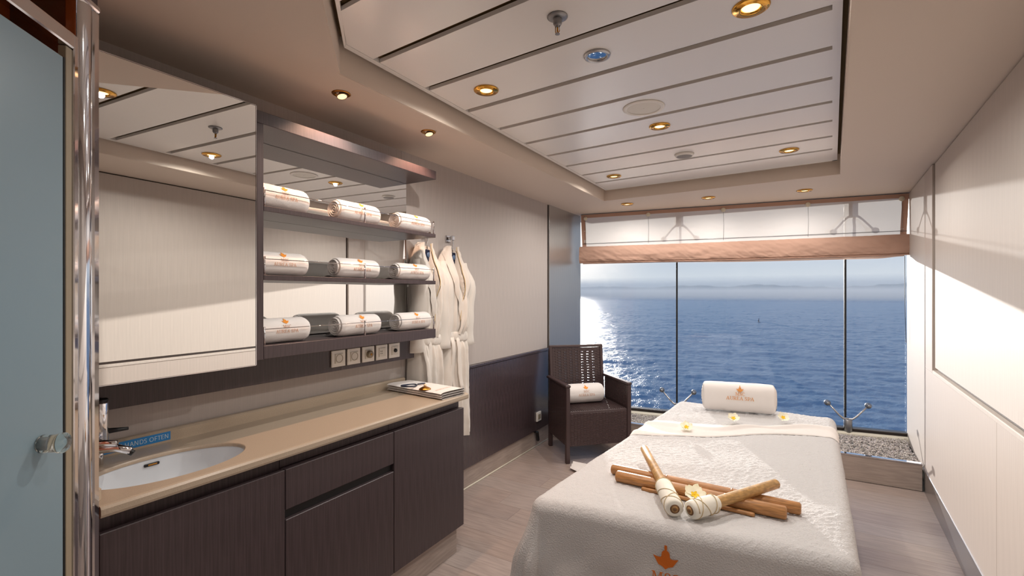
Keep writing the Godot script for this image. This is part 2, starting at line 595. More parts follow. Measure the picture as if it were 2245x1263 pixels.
func build_ceiling() -> void:
	var c := structure("ceiling", "taupe ceiling with a recessed tray of white metal panels")
	var inner := [Vector2(-1.45, -4.114), Vector2(0.312, -4.025), Vector2(0.072, -0.35), Vector2(-0.62, -0.35), Vector2(-1.478, -1.218)]
	var outer := [Vector2(-2.12, -5.42), Vector2(1.15, -5.42), Vector2(1.15, 1.75), Vector2(-2.12, 1.75), Vector2(-2.12, -1.0)]
	for i in 5:
		var a: Vector2 = inner[i]
		var b: Vector2 = inner[(i + 1) % 5]
		var p: Vector2 = outer[i]
		var q: Vector2 = outer[(i + 1) % 5]
		part(c, "soffit_board", prism(PackedVector2Array([a, b, q, p]), SOFFIT, 2.36), M.soffit)
	# lining of the recess sides
	var centre := Vector2(-0.6, -2.4)
	for i in 5:
		var a: Vector2 = inner[i]
		var b: Vector2 = inner[(i + 1) % 5]
		var n := (b - a).orthogonal().normalized()
		if n.dot(centre - a) < 0:
			n = -n
		part(c, "recess_lining", prism(PackedVector2Array([a, b, b + n * 0.004, a + n * 0.004]), SOFFIT + 0.0015, 2.36), M.soffit_side)
	part(c, "slot_backing", prism(PackedVector2Array([Vector2(-1.40, -4.05), Vector2(0.26, -3.94), Vector2(0.03, -0.42), Vector2(-0.63, -0.42), Vector2(-1.40, -1.19)]), 2.325, 2.335), M.void)
	part(c, "upper_deck", span(Vector3(-2.12, 2.361, -5.42), Vector3(1.15, 2.52, 1.75)), M.void)
	# tray: panels with open slots between them
	var y0 := 2.300
	var y1 := 2.316
	var tilt := 0.0745   # slope of the slots, dz per metre of x
	var right_at := func(z): return 0.146 - 0.0645 * (z + 1.804)
	var left_at := func(z): return maxf(-1.436, -1.436 + (z + 1.208) * 0.985) if z > -1.208 else -1.436 + (-1.208 - z) * 0.007
	for k in range(-3, 10):
		# slot k lies at z = -1.342 - 0.302 k at the left end
		var za := -1.342 - 0.302 * k - 0.017     # near side of the panel beyond slot k
		var zb := -1.342 - 0.302 * (k + 1) + 0.017
		if k == 8:
			zb = -4.052
		if k == 9:
			continue
		var poly := PackedVector2Array()
		for zz in [za, zb]:
			var xl: float = left_at.call(zz) + 0.026
			var xr: float = right_at.call(zz) - 0.026
			var zl: float = zz + tilt * (xl + 1.40)
			var zr: float = zz + tilt * (xr + 1.40)
			if k == 8 and zz == zb:
				zl = -4.045
				zr = -3.945
			if zz == za:
				poly.append(Vector2(xl, zl))
				poly.append(Vector2(xr, zr))
			else:
				poly.append(Vector2(xr, zr))
				poly.append(Vector2(xl, zl))
				if k == -1:
					poly.append(Vector2(-1.410, -1.196))
		part(c, "ceiling_panel", prism(poly, y0, y1), M.panel)
	# rails that carry the panels
	part(c, "tray_rail", prism(PackedVector2Array([Vector2(-1.436, -1.208), Vector2(-1.412, -1.196), Vector2(-1.392, -4.07), Vector2(-1.416, -4.070)]), y0 - 0.001, 2.318), M.panel)
	part(c, "tray_rail", prism(PackedVector2Array([Vector2(0.118, -1.802), Vector2(0.146, -1.804), Vector2(0.287, -3.958), Vector2(0.259, -3.958)]), y0 - 0.001, 2.318), M.panel)
	part(c, "tray_rail", prism(PackedVector2Array([Vector2(0.026, -0.40), Vector2(0.055, -0.40), Vector2(0.146, -1.8035), Vector2(0.118, -1.8015)]), y0 - 0.001, 2.318), M.panel)
	part(c, "tray_rail", prism(PackedVector2Array([Vector2(-1.436, -1.2075), Vector2(-0.65, -0.41), Vector2(-0.625, -0.425), Vector2(-1.412, -1.1955)]), y0 - 0.001, 2.318), M.panel)
	part(c, "tray_rail", prism(PackedVector2Array([Vector2(-1.416, -4.0705), Vector2(0.287, -3.9585), Vector2(0.285, -3.940), Vector2(-1.414, -4.050)]), y0 - 0.001, 2.318), M.panel)

func build_window() -> void:
	var w := structure("window_1", "wide window of three panes onto the sea", Vector3(-1.96, 0, -4.80), 0.12735)
	var xs := [0.0, 0.997, 2.408, 2.845]
	for i in 3:
		part(w, "pane", span(Vector3(xs[i] + 0.0085, 0.185, -0.006), Vector3(xs[i + 1] - 0.0085, 2.27, 0.006), 0.0), M.glass_pane)
	for i in [1, 2]:
		part(w, "mullion", span(Vector3(xs[i] - 0.0080, 0.19, -0.014), Vector3(xs[i] + 0.0080, 2.27, 0.010), 0.002), M.black)
	part(w, "bottom_frame", span(Vector3(0.0, 0.138, -0.03), Vector3(2.86, 0.200, 0.035), 0.004), M.frame_dark)
	part(w, "frame_lip", span(Vector3(0.0, 0.192, 0.0355), Vector3(2.86, 0.202, 0.042), 0.001), M.satin)
	part(w, "sill_rail", span(Vector3(0.0, 0.118, 0.036), Vector3(2.86, 0.172, 0.088), 0.014), M.cream)
	# ledge in front of the glass
	var l := structure("trim_1", "raised ledge with a wood riser and steel edge below the window")
	part(l, "riser", span(Vector3(-1.968, 0.0, -4.300), Vector3(0.80, 0.181, -4.280)), M.skirting)
	part(l, "steel_edge", span(Vector3(-1.968, 0.1815, -4.318), Vector3(0.802, 0.192, -4.276), 0.002), M.chrome)
	part(l, "tray_bottom", prism(PackedVector2Array([Vector2(-1.968, -4.301), Vector2(0.80, -4.301), Vector2(0.86, -5.08), Vector2(-1.968, -4.73)]), 0.02, 0.12), M.grey_mesh)
	# gravel
	var rng := RandomNumberGenerator.new()
	rng.seed = 9
	var s := S()
	var ico := []
	for v in [Vector3(0, 1, 0), Vector3(0, -1, 0)]:
		ico.append(v)
	for k in 5:
		ico.append(Vector3(cos(TAU * k / 5), 0.25, sin(TAU * k / 5)))
	for k in 5:
		tri_o(s, ico[0], ico[2 + k], ico[2 + (k + 1) % 5], Vector3.ZERO)
		tri_o(s, ico[1], ico[2 + k], ico[2 + (k + 1) % 5], Vector3.ZERO)
	var mm := MultiMesh.new()
	mm.transform_format = MultiMesh.TRANSFORM_3D
	mm.use_colors = true
	mm.mesh = done(s)
	var spots := []
	for i in 17000:
		var x := rng.randf_range(-1.955, 0.84)
		var zfar := lerpf(-4.70, -5.05, (x + 1.96) / 2.8)
		var z := rng.randf_range(zfar, -4.325)
		if x > right_x(z) - 0.012:
			continue
		spots.append(Vector3(x, 0.140 + rng.randf() * 0.024 + 0.012 * sin(x * 9.0) * sin(z * 7.0), z))
	mm.instance_count = spots.size()
	for i in spots.size():
		var b := Basis.from_euler(Vector3(rng.randf() * TAU, rng.randf() * TAU, rng.randf() * TAU)).scaled(Vector3(rng.randf_range(0.004, 0.009), rng.randf_range(0.004, 0.007), rng.randf_range(0.004, 0.009)))
		mm.set_instance_transform(i, Transform3D(b, spots[i]))
		var v := rng.randf_range(0.55, 1.0)
		mm.set_instance_color(i, Color(v, v * rng.randf_range(0.95, 1.0), v * rng.randf_range(0.92, 1.0)))
	var g := MultiMeshInstance3D.new()
	g.name = "gravel"
	g.multimesh = mm
	M.gravel.vertex_color_use_as_albedo = true
	g.material_override = M.gravel
	add_child(g)
	tag(g, "grey pebble gravel filling the ledge below the window", "gravel", "", "stuff")
	# glass clamps: a post with two arms that end in round knobs
	for i in [1, 2]:
		for up in [false, true]:
			var lab := "steel glass clamp with two arms standing at the foot of the %s window joint" % ["left", "right"][i - 1]
			if up:
				lab = "steel glass clamp seen as a shadow through the blind at the %s window joint" % ["left", "right"][i - 1]
			var base := Vector3(-1.96, 0, -4.80) + Basis(Vector3.UP, 0.12735) * Vector3(xs[i] + 0.01, 0, 0.050)
			var k := thing("glass_clamp", lab, "clamp", base + Vector3(0, 2.215 if up else 0.153, 0), 0.12735, "steel clamps along the window")
			var sg := -1.0 if up else 1.0
			var top := 0.125
			var post := [Vector2(0.0, 0.0), Vector2(0.032, 0.0), Vector2(0.032, top * 0.96), Vector2(0.028, top), Vector2(0.0, top)]
			var pm := []
			for p in post:
				pm.append(Vector2(p.x, p.y * sg * (1.3 if up else 1.0)))
			part(k, "post", lathe(pm, 20), M.satin)
			var ty := top * (1.3 if up else 1.0)
			for sd in [-1.0, 1.0]:
				part(k, "arm", tube([Vector3(0, sg * (ty + 0.001), 0), Vector3(sd * 0.035, sg * (ty + 0.004), 0), Vector3(sd * 0.065, sg * (ty + 0.03), 0), Vector3(sd * 0.135, sg * (ty + 0.115), 0)], [0.012, 0.010, 0.008, 0.008], 8), M.steel)
				var kx := Transform3D(Basis(Vector3.RIGHT, PI / 2), Vector3(sd * 0.150, sg * (ty + 0.128), -0.03))
				part(k, "knob", lathe([Vector2(0, 0), Vector2(0.020, 0.0), Vector2(0.025, 0.005), Vector2(0.025, 0.022), Vector2(0.019, 0.030), Vector2(0.016, 0.033), Vector2(0.015, 0.052), Vector2(0.011, 0.056), Vector2(0, 0.057)], 18, false, kx), M.satin)

# ------------------------------------------------------------------ outside
func build_outside() -> void:
	var level := -22.0
	var n1 := FastNoiseLite.new()
	n1.seed = 31
	n1.frequency = 1.0
	n1.fractal_octaves = 3
	var nu := 620
	var nv := 520
	var p := PackedVector3Array()
	p.resize(nu * nv)
	for v in nv:
		var r := 50.0 * pow(4000.0 / 50.0, float(v) / (nv - 1))
		for u in nu:
			var a := deg_to_rad(lerpf(-62.0, 34.0, float(u) / (nu - 1)))
			var x := sin(a) * r
			var z := -cos(a) * r
			var h := 0.55 * n1.get_noise_2d(x * 0.085 + z * 0.02, z * 0.15) + 0.30 * n1.get_noise_2d(x * 0.26 + 40, z * 0.55) + 0.11 * n1.get_noise_2d(x * 0.7 + 7, z * 1.3) + 0.9 * n1.get_noise_2d(x * 0.016, z * 0.03 + 9)
			p[v * nu + u] = Vector3(x, level + h * 0.6, z)
	var sea := structure("sea", "blue wavy sea outside the window")
	part(sea, "waves", grid_mesh(p, nu, nv), M.sea)
	part(sea, "far_water", span(Vector3(-40000, level - 3, -14500), Vector3(40000, level - 0.9, 3000), 0.0), M.sea)
	var hn := FastNoiseLite.new()
	hn.seed = 12
	hn.frequency = 1.0
	hn.fractal_octaves = 4
	var hills := structure("hills", "low hazy hills along the far shore")
	part(hills, "ridge", surf(func(u, v):
		var a := deg_to_rad(lerpf(-48.0, 36.0, u))
		var d: float = 11200.0 + 3800.0 * v
		var ridge := 212.0 + 90.0 * hn.get_noise_1d(u * 9.0) + 20.0 * hn.get_noise_1d(u * 40.0 + 3.0)
		var prof := sin(PI * minf(v * 0.86 + 0.02, 1.0))
		return Vector3(sin(a) * d, level - 2.0 + ridge * prof + 26.0 * prof * hn.get_noise_2d(u * 60.0, v * 5.0), -cos(a) * d), 260, 14), M.hill)
	# sea haze before the far shore
	var haze := FogMaterial.new()
	haze.albedo = Color(0.93, 0.965, 1.0)
	haze.density = 0.00034
	var f := FogVolume.new()
	f.name = "haze_bank"
	f.shape = RenderingServer.FOG_VOLUME_SHAPE_BOX
	f.size = Vector3(26000, 230, 4600)
	f.position = Vector3(-1500, level + 116, -8400)
	f.material = haze
	add_child(f)
	tag(f, "thin pale haze hanging before the distant hills", "haze", "", "stuff")
	var mist := FogMaterial.new()
	mist.albedo = Color(0.97, 0.985, 1.0)
	mist.density = 0.0011
	var f2 := FogVolume.new()
	f2.name = "mist_layer"
	f2.shape = RenderingServer.FOG_VOLUME_SHAPE_BOX
	f2.size = Vector3(16000, 46, 4400)
	f2.position = Vector3(-1500, level + 23, -3850)
	f2.material = mist
	add_child(f2)
	tag(f2, "low white mist lying on the horizon of the sea", "mist", "", "stuff")
	# a small sailing boat
	var dir := Vector3(-0.05495513, 0, -1.12702168).normalized()
	var b := thing("sailing_boat", "tiny dark sailing boat far out on the sea", "boat", dir * 428.0 + Vector3(0, level + 0.15, 0), 0.5)
	b.scale = Vector3.ONE * 0.6
	var hull := S()
	add_box(hull, Vector3(0, 0.25, 0), Vector3(3.2, 0.6, 1.0), 0.28)
	part(b, "hull", done(hull), M.sail)
	part(b, "mast", tube([Vector3(0.1, 0.4, 0), Vector3(0.1, 6.2, 0)], 0.06, 6), M.sail)
	var sail := S()
	for sgn in [-0.02, 0.02]:
		tri(sail, Vector3(0.0, 0.9, sgn), Vector3(0.06, 6.0, sgn), Vector3(-1.3, 1.0, sgn))
	tri(sail, Vector3(-1.3, 1.0, -0.02), Vector3(-1.3, 1.0, 0.02), Vector3(0.06, 6.0, 0.02))
	part(b, "sail", done(sail), M.sail)

# ------------------------------------------------------------------ vanity
func build_vanity() -> void:
	var zr := -2.050
	var zl := -0.500
	# cabinet carcass pieces: three units under one worktop
	var doors := [["washbasin_cabinet", "dark wood cabinet with a plain door below the washbasin", zl, -1.0115], ["drawer_cabinet", "dark wood cabinet with two drawers in the middle of the vanity", -1.0125, -1.5315], ["side_cabinet", "dark wood cabinet with a tall door at the window end of the vanity", -1.5325, zr]]
	for i in 3:
		var d: Array = doors[i]
		var za: float = d[2]
		var zb: float = d[3]
		var c := thing(d[0], d[1], "cabinet", Vector3(-1.73, 0, (za + zb) / 2))
		var hw := (za - zb) / 2
		part(c, "body", span(Vector3(-0.215, 0.147, -hw), Vector3(0.210, 0.690 if i == 0 else 0.768, hw)), M.dark)
		part(c, "plinth", span(Vector3(-0.215, 0.0, -hw + (0.025 if i == 2 else 0.0)), Vector3(0.200, 0.146, hw)), M.skirting)
		part(c, "top_channel", span(Vector3(-0.215 if i > 0 else 0.180, 0.769 if i > 0 else 0.691, -hw), Vector3(0.195, 0.8135, hw)), M.dark)
		if i == 1:
			part(c, "drawer_front", span(Vector3(0.2105, 0.630, -hw + 0.001), Vector3(0.230, 0.770, hw - 0.001), 0.002), M.dark)
			part(c, "drawer_front", span(Vector3(0.2105, 0.145, -hw + 0.001), Vector3(0.230, 0.596, hw - 0.001), 0.002), M.dark)
			part(c, "grip_recess", span(Vector3(0.2102, 0.5965, -hw + 0.002), Vector3(0.2135, 0.6295, hw - 0.002), 0.0), M.black)
		else:
			part(c, "door", span(Vector3(0.2105, 0.145, -hw + 0.001), Vector3(0.230, 0.770, hw - 0.001), 0.002), M.dark)
	# worktop with an oval opening
	var top := thing("worktop", "speckled beige stone worktop with an upstand along the wall", "worktop", Vector3(0, 0, 0))
	var xa := -1.938
	var xb := -1.480
	var cx := -1.675
	var cz := -0.740
	var ax := 0.142
	var azr := 0.222
	var s := S()
	var n := 48
	var rim := []
	var out := []
	var x0 := xa
	var x1 := xb - 0.012
	var z0 := -2.064 + 0.0
	var z1 := -0.498
	for k in n:
		var a := TAU * k / n
		rim.append(Vector2(cx + ax * cos(a), cz + azr * sin(a)))
		var dv := Vector2(cos(a) * ax, sin(a) * azr).normalized()
		var tt := 1e9
		if dv.x > 1e-6: tt = minf(tt, (x1 - cx) / dv.x)
		if dv.x < -1e-6: tt = minf(tt, (x0 - cx) / dv.x)
		if dv.y > 1e-6: tt = minf(tt, (z1 - cz) / dv.y)
		if dv.y < -1e-6: tt = minf(tt, (-1.05 - cz) / dv.y)
		out.append(Vector2(cx, cz) + dv * tt)
	var ytop := 0.846
	for k in n:
		var k1 := (k + 1) % n
		var a: Vector2 = rim[k]
		var b: Vector2 = rim[k1]
		var c: Vector2 = out[k1]
		var d: Vector2 = out[k]
		quad_o(s, Vector3(a.x, ytop, a.y), Vector3(b.x, ytop, b.y), Vector3(c.x, ytop, c.y), Vector3(d.x, ytop, d.y), Vector3(cx, 0, cz))
		# corner filler
		if absf(c.x - d.x) > 1e-4 and absf(c.y - d.y) > 1e-4:
			var corner := Vector2(x1 if maxf(c.x, d.x) > x1 - 1e-4 else x0, z1 if maxf(c.y, d.y) > z1 - 1e-4 else -1.05)
			tri_o(s, Vector3(c.x, ytop, c.y), Vector3(d.x, ytop, d.y), Vector3(corner.x, ytop, corner.y), Vector3(cx, 0, cz))
		# rounded rim down into the basin
		for q in 4:
			var f0 := q / 4.0 * PI / 2
			var f1 := (q + 1) / 4.0 * PI / 2
			var w0 := 0.006 * sin(f0)
			var w1 := 0.006 * sin(f1)
			var h0 := ytop - 0.012 * (1 - cos(f0))
			var h1 := ytop - 0.012 * (1 - cos(f1))
			var ca := Vector2(cx, cz)
			var da := (ca - a).normalized()
			var db := (ca - b).normalized()
			quad_o(s, Vector3(a.x + da.x * w0, h0, a.y + da.y * w0), Vector3(b.x + db.x * w0, h0, b.y + db.y * w0), Vector3(b.x + db.x * w1, h1, b.y + db.y * w1), Vector3(a.x + da.x * w1, h1, a.y + da.y * w1), Vector3(cx * 2 - a.x, 0.5, cz * 2 - a.y))
	add_box(s, Vector3((x0 + x1) / 2, 0.8305, (z0 - 1.05) / 2), Vector3(x1 - x0, 0.031, -z0 - 1.05), 0.0)
	# rounded front edge
	var prof := [Vector2(x1, 0.846), Vector2(xb - 0.004, 0.8445), Vector2(xb, 0.838), Vector2(xb, 0.824), Vector2(xb - 0.003, 0.817), Vector2(xb - 0.010, 0.8145), Vector2(x1, 0.8145)]
	for k in prof.size() - 1:
		quad_o(s, Vector3(prof[k].x, prof[k].y, z0), Vector3(prof[k + 1].x, prof[k + 1].y, z0), Vector3(prof[k + 1].x, prof[k + 1].y, z1), Vector3(prof[k].x, prof[k].y, z1), Vector3(x1, 0.83, (z0 + z1) / 2))
	for zz in [z0, z1]:
		for k in prof.size() - 1:
			tri_o(s, Vector3(x1, 0.83, zz), Vector3(prof[k].x, prof[k].y, zz), Vector3(prof[k + 1].x, prof[k + 1].y, zz), Vector3(x1, 0.83, -1.2))
	part(top, "slab", done(s), M.stone)
	part(top, "upstand", span(Vector3(-1.9585, 0.8145, z0), Vector3(-1.926, 0.890, z1), 0.007), M.stone)
	part(top, "end_upstand", span(Vector3(-1.925, 0.8465, z1 - 0.012), Vector3(-1.505, 0.890, z1 + 0.006), 0.008), M.stone)
	# basin bowl
	var basin := thing("washbasin", "white oval washbasin let into the stone worktop", "basin", Vector3(cx, 0.834, cz))
	part(basin, "bowl", surf(func(u, v):
		var a: float = TAU * u
		var r: float = cos(v * PI / 2 * 0.96)
		var y: float = -0.125 * pow(sin(v * PI / 2), 0.8)
		return Vector3((ax - 0.004) * pow(r, 0.55) * cos(a), y, (azr - 0.004) * pow(r, 0.55) * sin(a)), 49, 16), M.basin)
	part(basin, "overflow_slot", box(Vector3(0.005, 0.010, 0.044), 0.002, Vector3(-0.1345, -0.017, -0.002)), M.black)
	part(basin, "overflow_glint", box(Vector3(0.005, 0.0045, 0.026), 0.001, Vector3(-0.1335, -0.0175, -0.004)), M.gold)  # gold bar painted in as the warm reflection inside the slot
	part(basin, "drain", lathe(disc_profile(0.022, -0.121, -0.115), 20), M.chrome)
	# single lever mixer
	var tap := thing("mixer_tap", "chrome single lever mixer tap at the washbasin", "tap", Vector3(-1.868, 0.846, -0.555), 0.0)
	part(tap, "body", lathe([Vector2(0, 0), Vector2(0.026, 0), Vector2(0.026, 0.006), Vector2(0.021, 0.012), Vector2(0.021, 0.075), Vector2(0.018, 0.088), Vector2(0, 0.090)], 20), M.chrome)
	part(tap, "spout", tube([Vector3(0.0, 0.045, 0), Vector3(0.05, 0.060, -0.030), Vector3(0.10, 0.062, -0.078), Vector3(0.124, 0.050, -0.106)], [0.017, 0.014, 0.012, 0.011], 12), M.chrome)
	part(tap, "aerator", tube([Vector3(0.120, 0.050, -0.101), Vector3(0.128, 0.042, -0.109)], 0.009, 12), M.black)
	var sl := S(false)
	add_tube(sl, [Vector3(0.0, 0.080, 0.0), Vector3(0.06, 0.082, -0.036), Vector3(0.112, 0.080, -0.074)], [0.012, 0.010, 0.009], 12)
	part(tap, "lever", done(sl), M.chrome)
	# tall soap dispenser
	var soap := thing("soap_dispenser", "tall chrome soap dispenser beside the tap", "dispenser", Vector3(-1.850, 0.8465, -0.619))
	part(soap, "bottle", lathe([Vector2(0, 0.055), Vector2(0.020, 0.055), Vector2(0.0225, 0.062), Vector2(0.0225, 0.190), Vector2(0.021, 0.196), Vector2(0.0, 0.196)], 24), M.chrome)
	part(soap, "cap", lathe(disc_profile(0.0215, 0.1962, 0.205), 24), M.black)
	part(soap, "holder", tube([Vector3(0, 0.0, 0), Vector3(0, 0.055, 0)], 0.010, 12), M.chrome)
	part(soap, "push_lever", tube([Vector3(0.0, 0.10, -0.018), Vector3(0.012, 0.098, -0.07)], [0.009, 0.005], 8), M.black)
	# sticker on the upstand
	var st := thing("hygiene_sticker", "blue sticker reading WASH HANDS OFTEN on the upstand", "sticker", Vector3(-1.9255, 0.868, -0.745), PI / 2)
	part(st, "label_strip", box(Vector3(0.205, 0.030, 0.0008), 0.0003), M.blue)
	part(st, "lettering", lettering("WASH HANDS OFTEN", 0.190, "Droid Sans", Vector2(0, 0), func(x, y): return Vector3(x, y, 0.0008)), M.letter_pale)

# ------------------------------------------------------------------ mirror and shelves
const FX := -1.718
func build_shelves() -> void:
	var mir := thing("wall_mirror", "large rectangular mirror cabinet above the washbasin", "mirror", Vector3(-1.84, 1.10, -0.76))
	# local centre x -1.84, base 1.10, z -0.76
	part(mir, "cabinet_body", span(Vector3(-0.118, 0.0125, -0.272), Vector3(0.128, 0.976, 0.258)), M.dark)
	part(mir, "glass", span(Vector3(0.1285, 0.0145, -0.270), Vector3(0.134, 0.975, 0.258), 0.0), M.mirror)
	for k in 3:
		var lo: Vector3 = [Vector3(0.1285, 0.0115, -0.2735), Vector3(0.1285, 0.9755, -0.2735), Vector3(0.1285, 0.0115, -0.2738)][k]
		var hi: Vector3 = [Vector3(0.1355, 0.0142, 0.258), Vector3(0.1355, 0.9782, 0.258), Vector3(0.1355, 0.9782, -0.2705)][k]
		part(mir, "edge_trim", span(lo, hi, 0.0004), M.chrome)
	var sh := thing("shelf_unit", "dark wood open shelf unit with three shelves and a mirror back", "shelf", Vector3(-1.84, 0, -1.56))
	# local: x + 1.84, z + 1.56
	var zl := -1.042 + 1.56
	var zr := -2.084 + 1.56
	var f := FX + 1.84
	var wx := LX + 1.84 + 0.0015
	part(sh, "mirror_back", span(Vector3(wx + 0.014, 1.09, -2.076 + 1.56), Vector3(wx + 0.022, 2.020, zl - 0.028), 0.0), M.mirror)
	part(sh, "back_board", span(Vector3(wx, 1.09, -2.078 + 1.56), Vector3(wx + 0.0135, 2.020, zl - 0.028)), M.dark)
	part(sh, "canopy", span(Vector3(wx, 2.021, zr), Vector3(f, 2.068, zl), 0.0015), M.dark)
	part(sh, "side_panel", span(Vector3(wx, 1.128, zl - 0.027), Vector3(f, 2.0205, zl), 0.0015), M.dark)
	for y in [1.693, 1.430]:
		part(sh, "shelf_board", span(Vector3(wx + 0.023, y, zr + 0.004), Vector3(f, y + 0.020, zl - 0.0275), 0.0012), M.dark)
	part(sh, "bottom_board", span(Vector3(wx + 0.023, 1.130, zr + 0.004), Vector3(f, 1.180, zl - 0.0275), 0.0012), M.dark)
	part(sh, "socket_rail", span(Vector3(wx, 1.006, zr + 0.004), Vector3(-1.878 + 1.84, 1.1275, 0.0), 0.0012), M.dark)
	part(sh, "lower_rail", span(Vector3(wx, 1.006, 0.0005), Vector3(-1.878 + 1.84, 1.1105, 1.058), 0.0012), M.dark)
	# guard rails
	for y in [1.713, 1.450, 1.180]:
		for z in [-1.078, -1.574, -2.074]:
			part(sh, "rail_post", tube([Vector3(-1.728 + 1.84, y, z + 1.56), Vector3(-1.728 + 1.84, y + 0.071, z + 1.56)], 0.0042, 8), M.chrome)
		part(sh, "rail_wire", tube([Vector3(-1.728 + 1.84, y + 0.062, -1.078 + 1.56), Vector3(-1.728 + 1.84, y + 0.062, -2.074 + 1.56)], 0.0018, 6), M.chrome)
	# five electrical inserts
	var labs := ["white wall socket furthest left in the row below the shelves", "white wall socket second from the left below the shelves", "white plate with a round metal knob below the shelves", "white plate with four small sockets below the shelves", "white switch plate with a black button below the shelves"]
	var zc := [-1.5395, -1.632, -1.726, -1.8195, -1.912]
	for i in 5:
		var p := thing(["wall_socket", "wall_socket", "antenna_socket", "data_socket", "push_switch"][i], labs[i], "socket" if i != 4 else "switch", Vector3(-1.8775, 1.0665, zc[i]), PI / 2, "electrical plates on the rail")
		part(p, "plate", box(Vector3(0.081, 0.079, 0.009), 0.002, Vector3(0, 0, 0.005)), M.white)
		part(p, "insert", box(Vector3(0.046, 0.046, 0.004), 0.0008, Vector3(0, 0, 0.0115)), M.offwhite)
		var fx := Transform3D(Basis(Vector3.RIGHT, PI / 2), Vector3(0, 0, 0.0136))
		if i < 2:
			part(p, "cup", lathe([Vector2(0.0, -0.004), Vector2(0.016, -0.004), Vector2(0.0185, 0.0012), Vector2(0.020, 0.0012), Vector2(0.020, -0.002)], 24, false, fx), M.strip_beige)
			var hs := S()
			for sd in [-1, 1]:
				add_box(hs, Vector3(sd * 0.0095, 0, 0.0112), Vector3(0.005, 0.005, 0.003), 0.0)
			part(p, "contact_holes", done(hs), M.black)
		elif i == 2:
			part(p, "knob", lathe([Vector2(0.019, 0.0), Vector2(0.019, 0.012), Vector2(0.015, 0.016), Vector2(0.006, 0.016), Vector2(0.0, 0.013)], 24, false, fx), M.strip_beige)
			part(p, "pin", lathe(disc_profile(0.005, 0.013, 0.019, 0.001), 12, false, fx), M.gold)
		elif i == 3:
			var hs := S()
			for a in [-1, 1]:
				for b in [-1, 1]:
					add_box(hs, Vector3(-0.008 + a * 0.005, b * 0.006, 0.0140), Vector3(0.003, 0.004, 0.001), 0.0)
			part(p, "contact_holes", done(hs), M.black)
		else:
			part(p, "button", lathe([Vector2(0.0105, 0.0), Vector2(0.0105, 0.006), Vector2(0.008, 0.009), Vector2(0.0, 0.0095)], 20, false, fx), M.black)
	# outlet on the wainscot
	var o := thing("wall_outlet", "small cream outlet low on the dark wainscot near the chair", "socket", Vector3(-1.9505, 0.273, -3.79), PI / 2)
	part(o, "plate", box(Vector3(0.082, 0.082, 0.012), 0.002, Vector3(0, 0, 0.0065)), M.white)
	part(o, "insert", box(Vector3(0.044, 0.044, 0.004), 0.001, Vector3(0, 0, 0.0148)), M.strip_beige)

# ------------------------------------------------------------------ shower corner
func build_shower() -> void:
	var turn := -atan2(0.733, 0.68)
	var sh := thing("shower_cabin", "shower cabin with a frosted glass door in a polished steel frame", "shower", Vector3(-1.46, 0, -0.47), turn)
	# local x runs along the front towards the viewer, -z points into the room
	var d := part(sh, "door", span(Vector3(0.098, 0.02, -0.004), Vector3(0.86, 1.905, 0.006), 0.001), M.door_glass)
	part(d, "edge_seal", span(Vector3(0.0925, 0.02, -0.005), Vector3(0.0975, 1.905, 0.007), 0.0005), M.gasket)
	var kx := Transform3D(Basis(Vector3.RIGHT, -PI / 2), Vector3(0.165, 1.066, -0.0045))
	part(d, "knob", lathe([Vector2(0, 0), Vector2(0.017, 0), Vector2(0.019, 0.003), Vector2(0.019, 0.030), Vector2(0.021, 0.034), Vector2(0.021, 0.042), Vector2(0.017, 0.046), Vector2(0, 0.047)], 28, false, kx), M.knob)
	part(d, "knob_washer", lathe(disc_profile(0.008, 0.001, 0.018, 0.001), 16, false, kx.translated(Vector3(0, 0, 0.0))), M.satin)
	part(sh, "seal_strip", span(Vector3(0.0725, 0.0, -0.006), Vector3(0.092, 1.934, 0.01), 0.001), M.strip_beige)
	# curved chrome jamb
	var s := S(false)
	for k in 12:
		var a0 := PI * k / 12.0
		var a1 := PI * (k + 1) / 12.0
		for y in [[0.0, 2.058]]:
			var p0 := Vector3(0.0345 - 0.0225 * cos(a0), y[0], -0.004 - 0.016 * sin(a0))
			var p1 := Vector3(0.0345 - 0.0225 * cos(a1), y[0], -0.004 - 0.016 * sin(a1))
			tri(s, p0, p1, Vector3(p1.x, y[1], p1.z))
			tri(s, p0, Vector3(p1.x, y[1], p1.z), Vector3(p0.x, y[1], p0.z))
	part(sh, "round_jamb", done(s), M.chrome)
	part(sh, "flat_jamb", span(Vector3(0.057, 0.0, -0.010), Vector3(0.072, 1.97, 0.012), 0.002), M.chrome)
	part(sh, "corner_post", span(Vector3(-0.0125, 0.0, -0.014), Vector3(0.0115, 2.064, 0.000), 0.004), M.chrome)
	part(sh, "header", span(Vector3(0.0725, 1.935, -0.012), Vector3(0.90, 1.970, 0.012), 0.003), M.chrome)
	part(sh, "outer_header", span(Vector3(-0.0125, 2.0645, -0.016), Vector3(0.90, 2.080, 0.010), 0.003), M.chrome)
	part(sh, "top_board", span(Vector3(-0.012, 2.0805, -0.010), Vector3(0.90, SOFFIT - 0.002, 0.008)), M.dark)
	part(sh, "tiled_back", span(Vector3(0.0, 0.0, 0.16), Vector3(0.90, SOFFIT - 0.002, 0.18)), M.tile)
	# side wall between the shower and the vanity
	var b := Basis(Vector3.UP, -turn)
	var s2 := S()
	add_box(s2, b * Vector3(-0.272, (SOFFIT - 0.004) / 2, 0.020), Vector3(0.44, SOFFIT - 0.004, 0.02), 0.001, b)
	part(sh, "side_wall", done(s2), M.tile)

# ------------------------------------------------------------------ massage table and what lies on it
const NL := Vector2(-0.745, -1.50)
const NR := Vector2(0.125, -1.585)
const FR := Vector2(0.188, -3.27)
const FL := Vector2(-0.60, -3.27)
const TOPY := 0.662

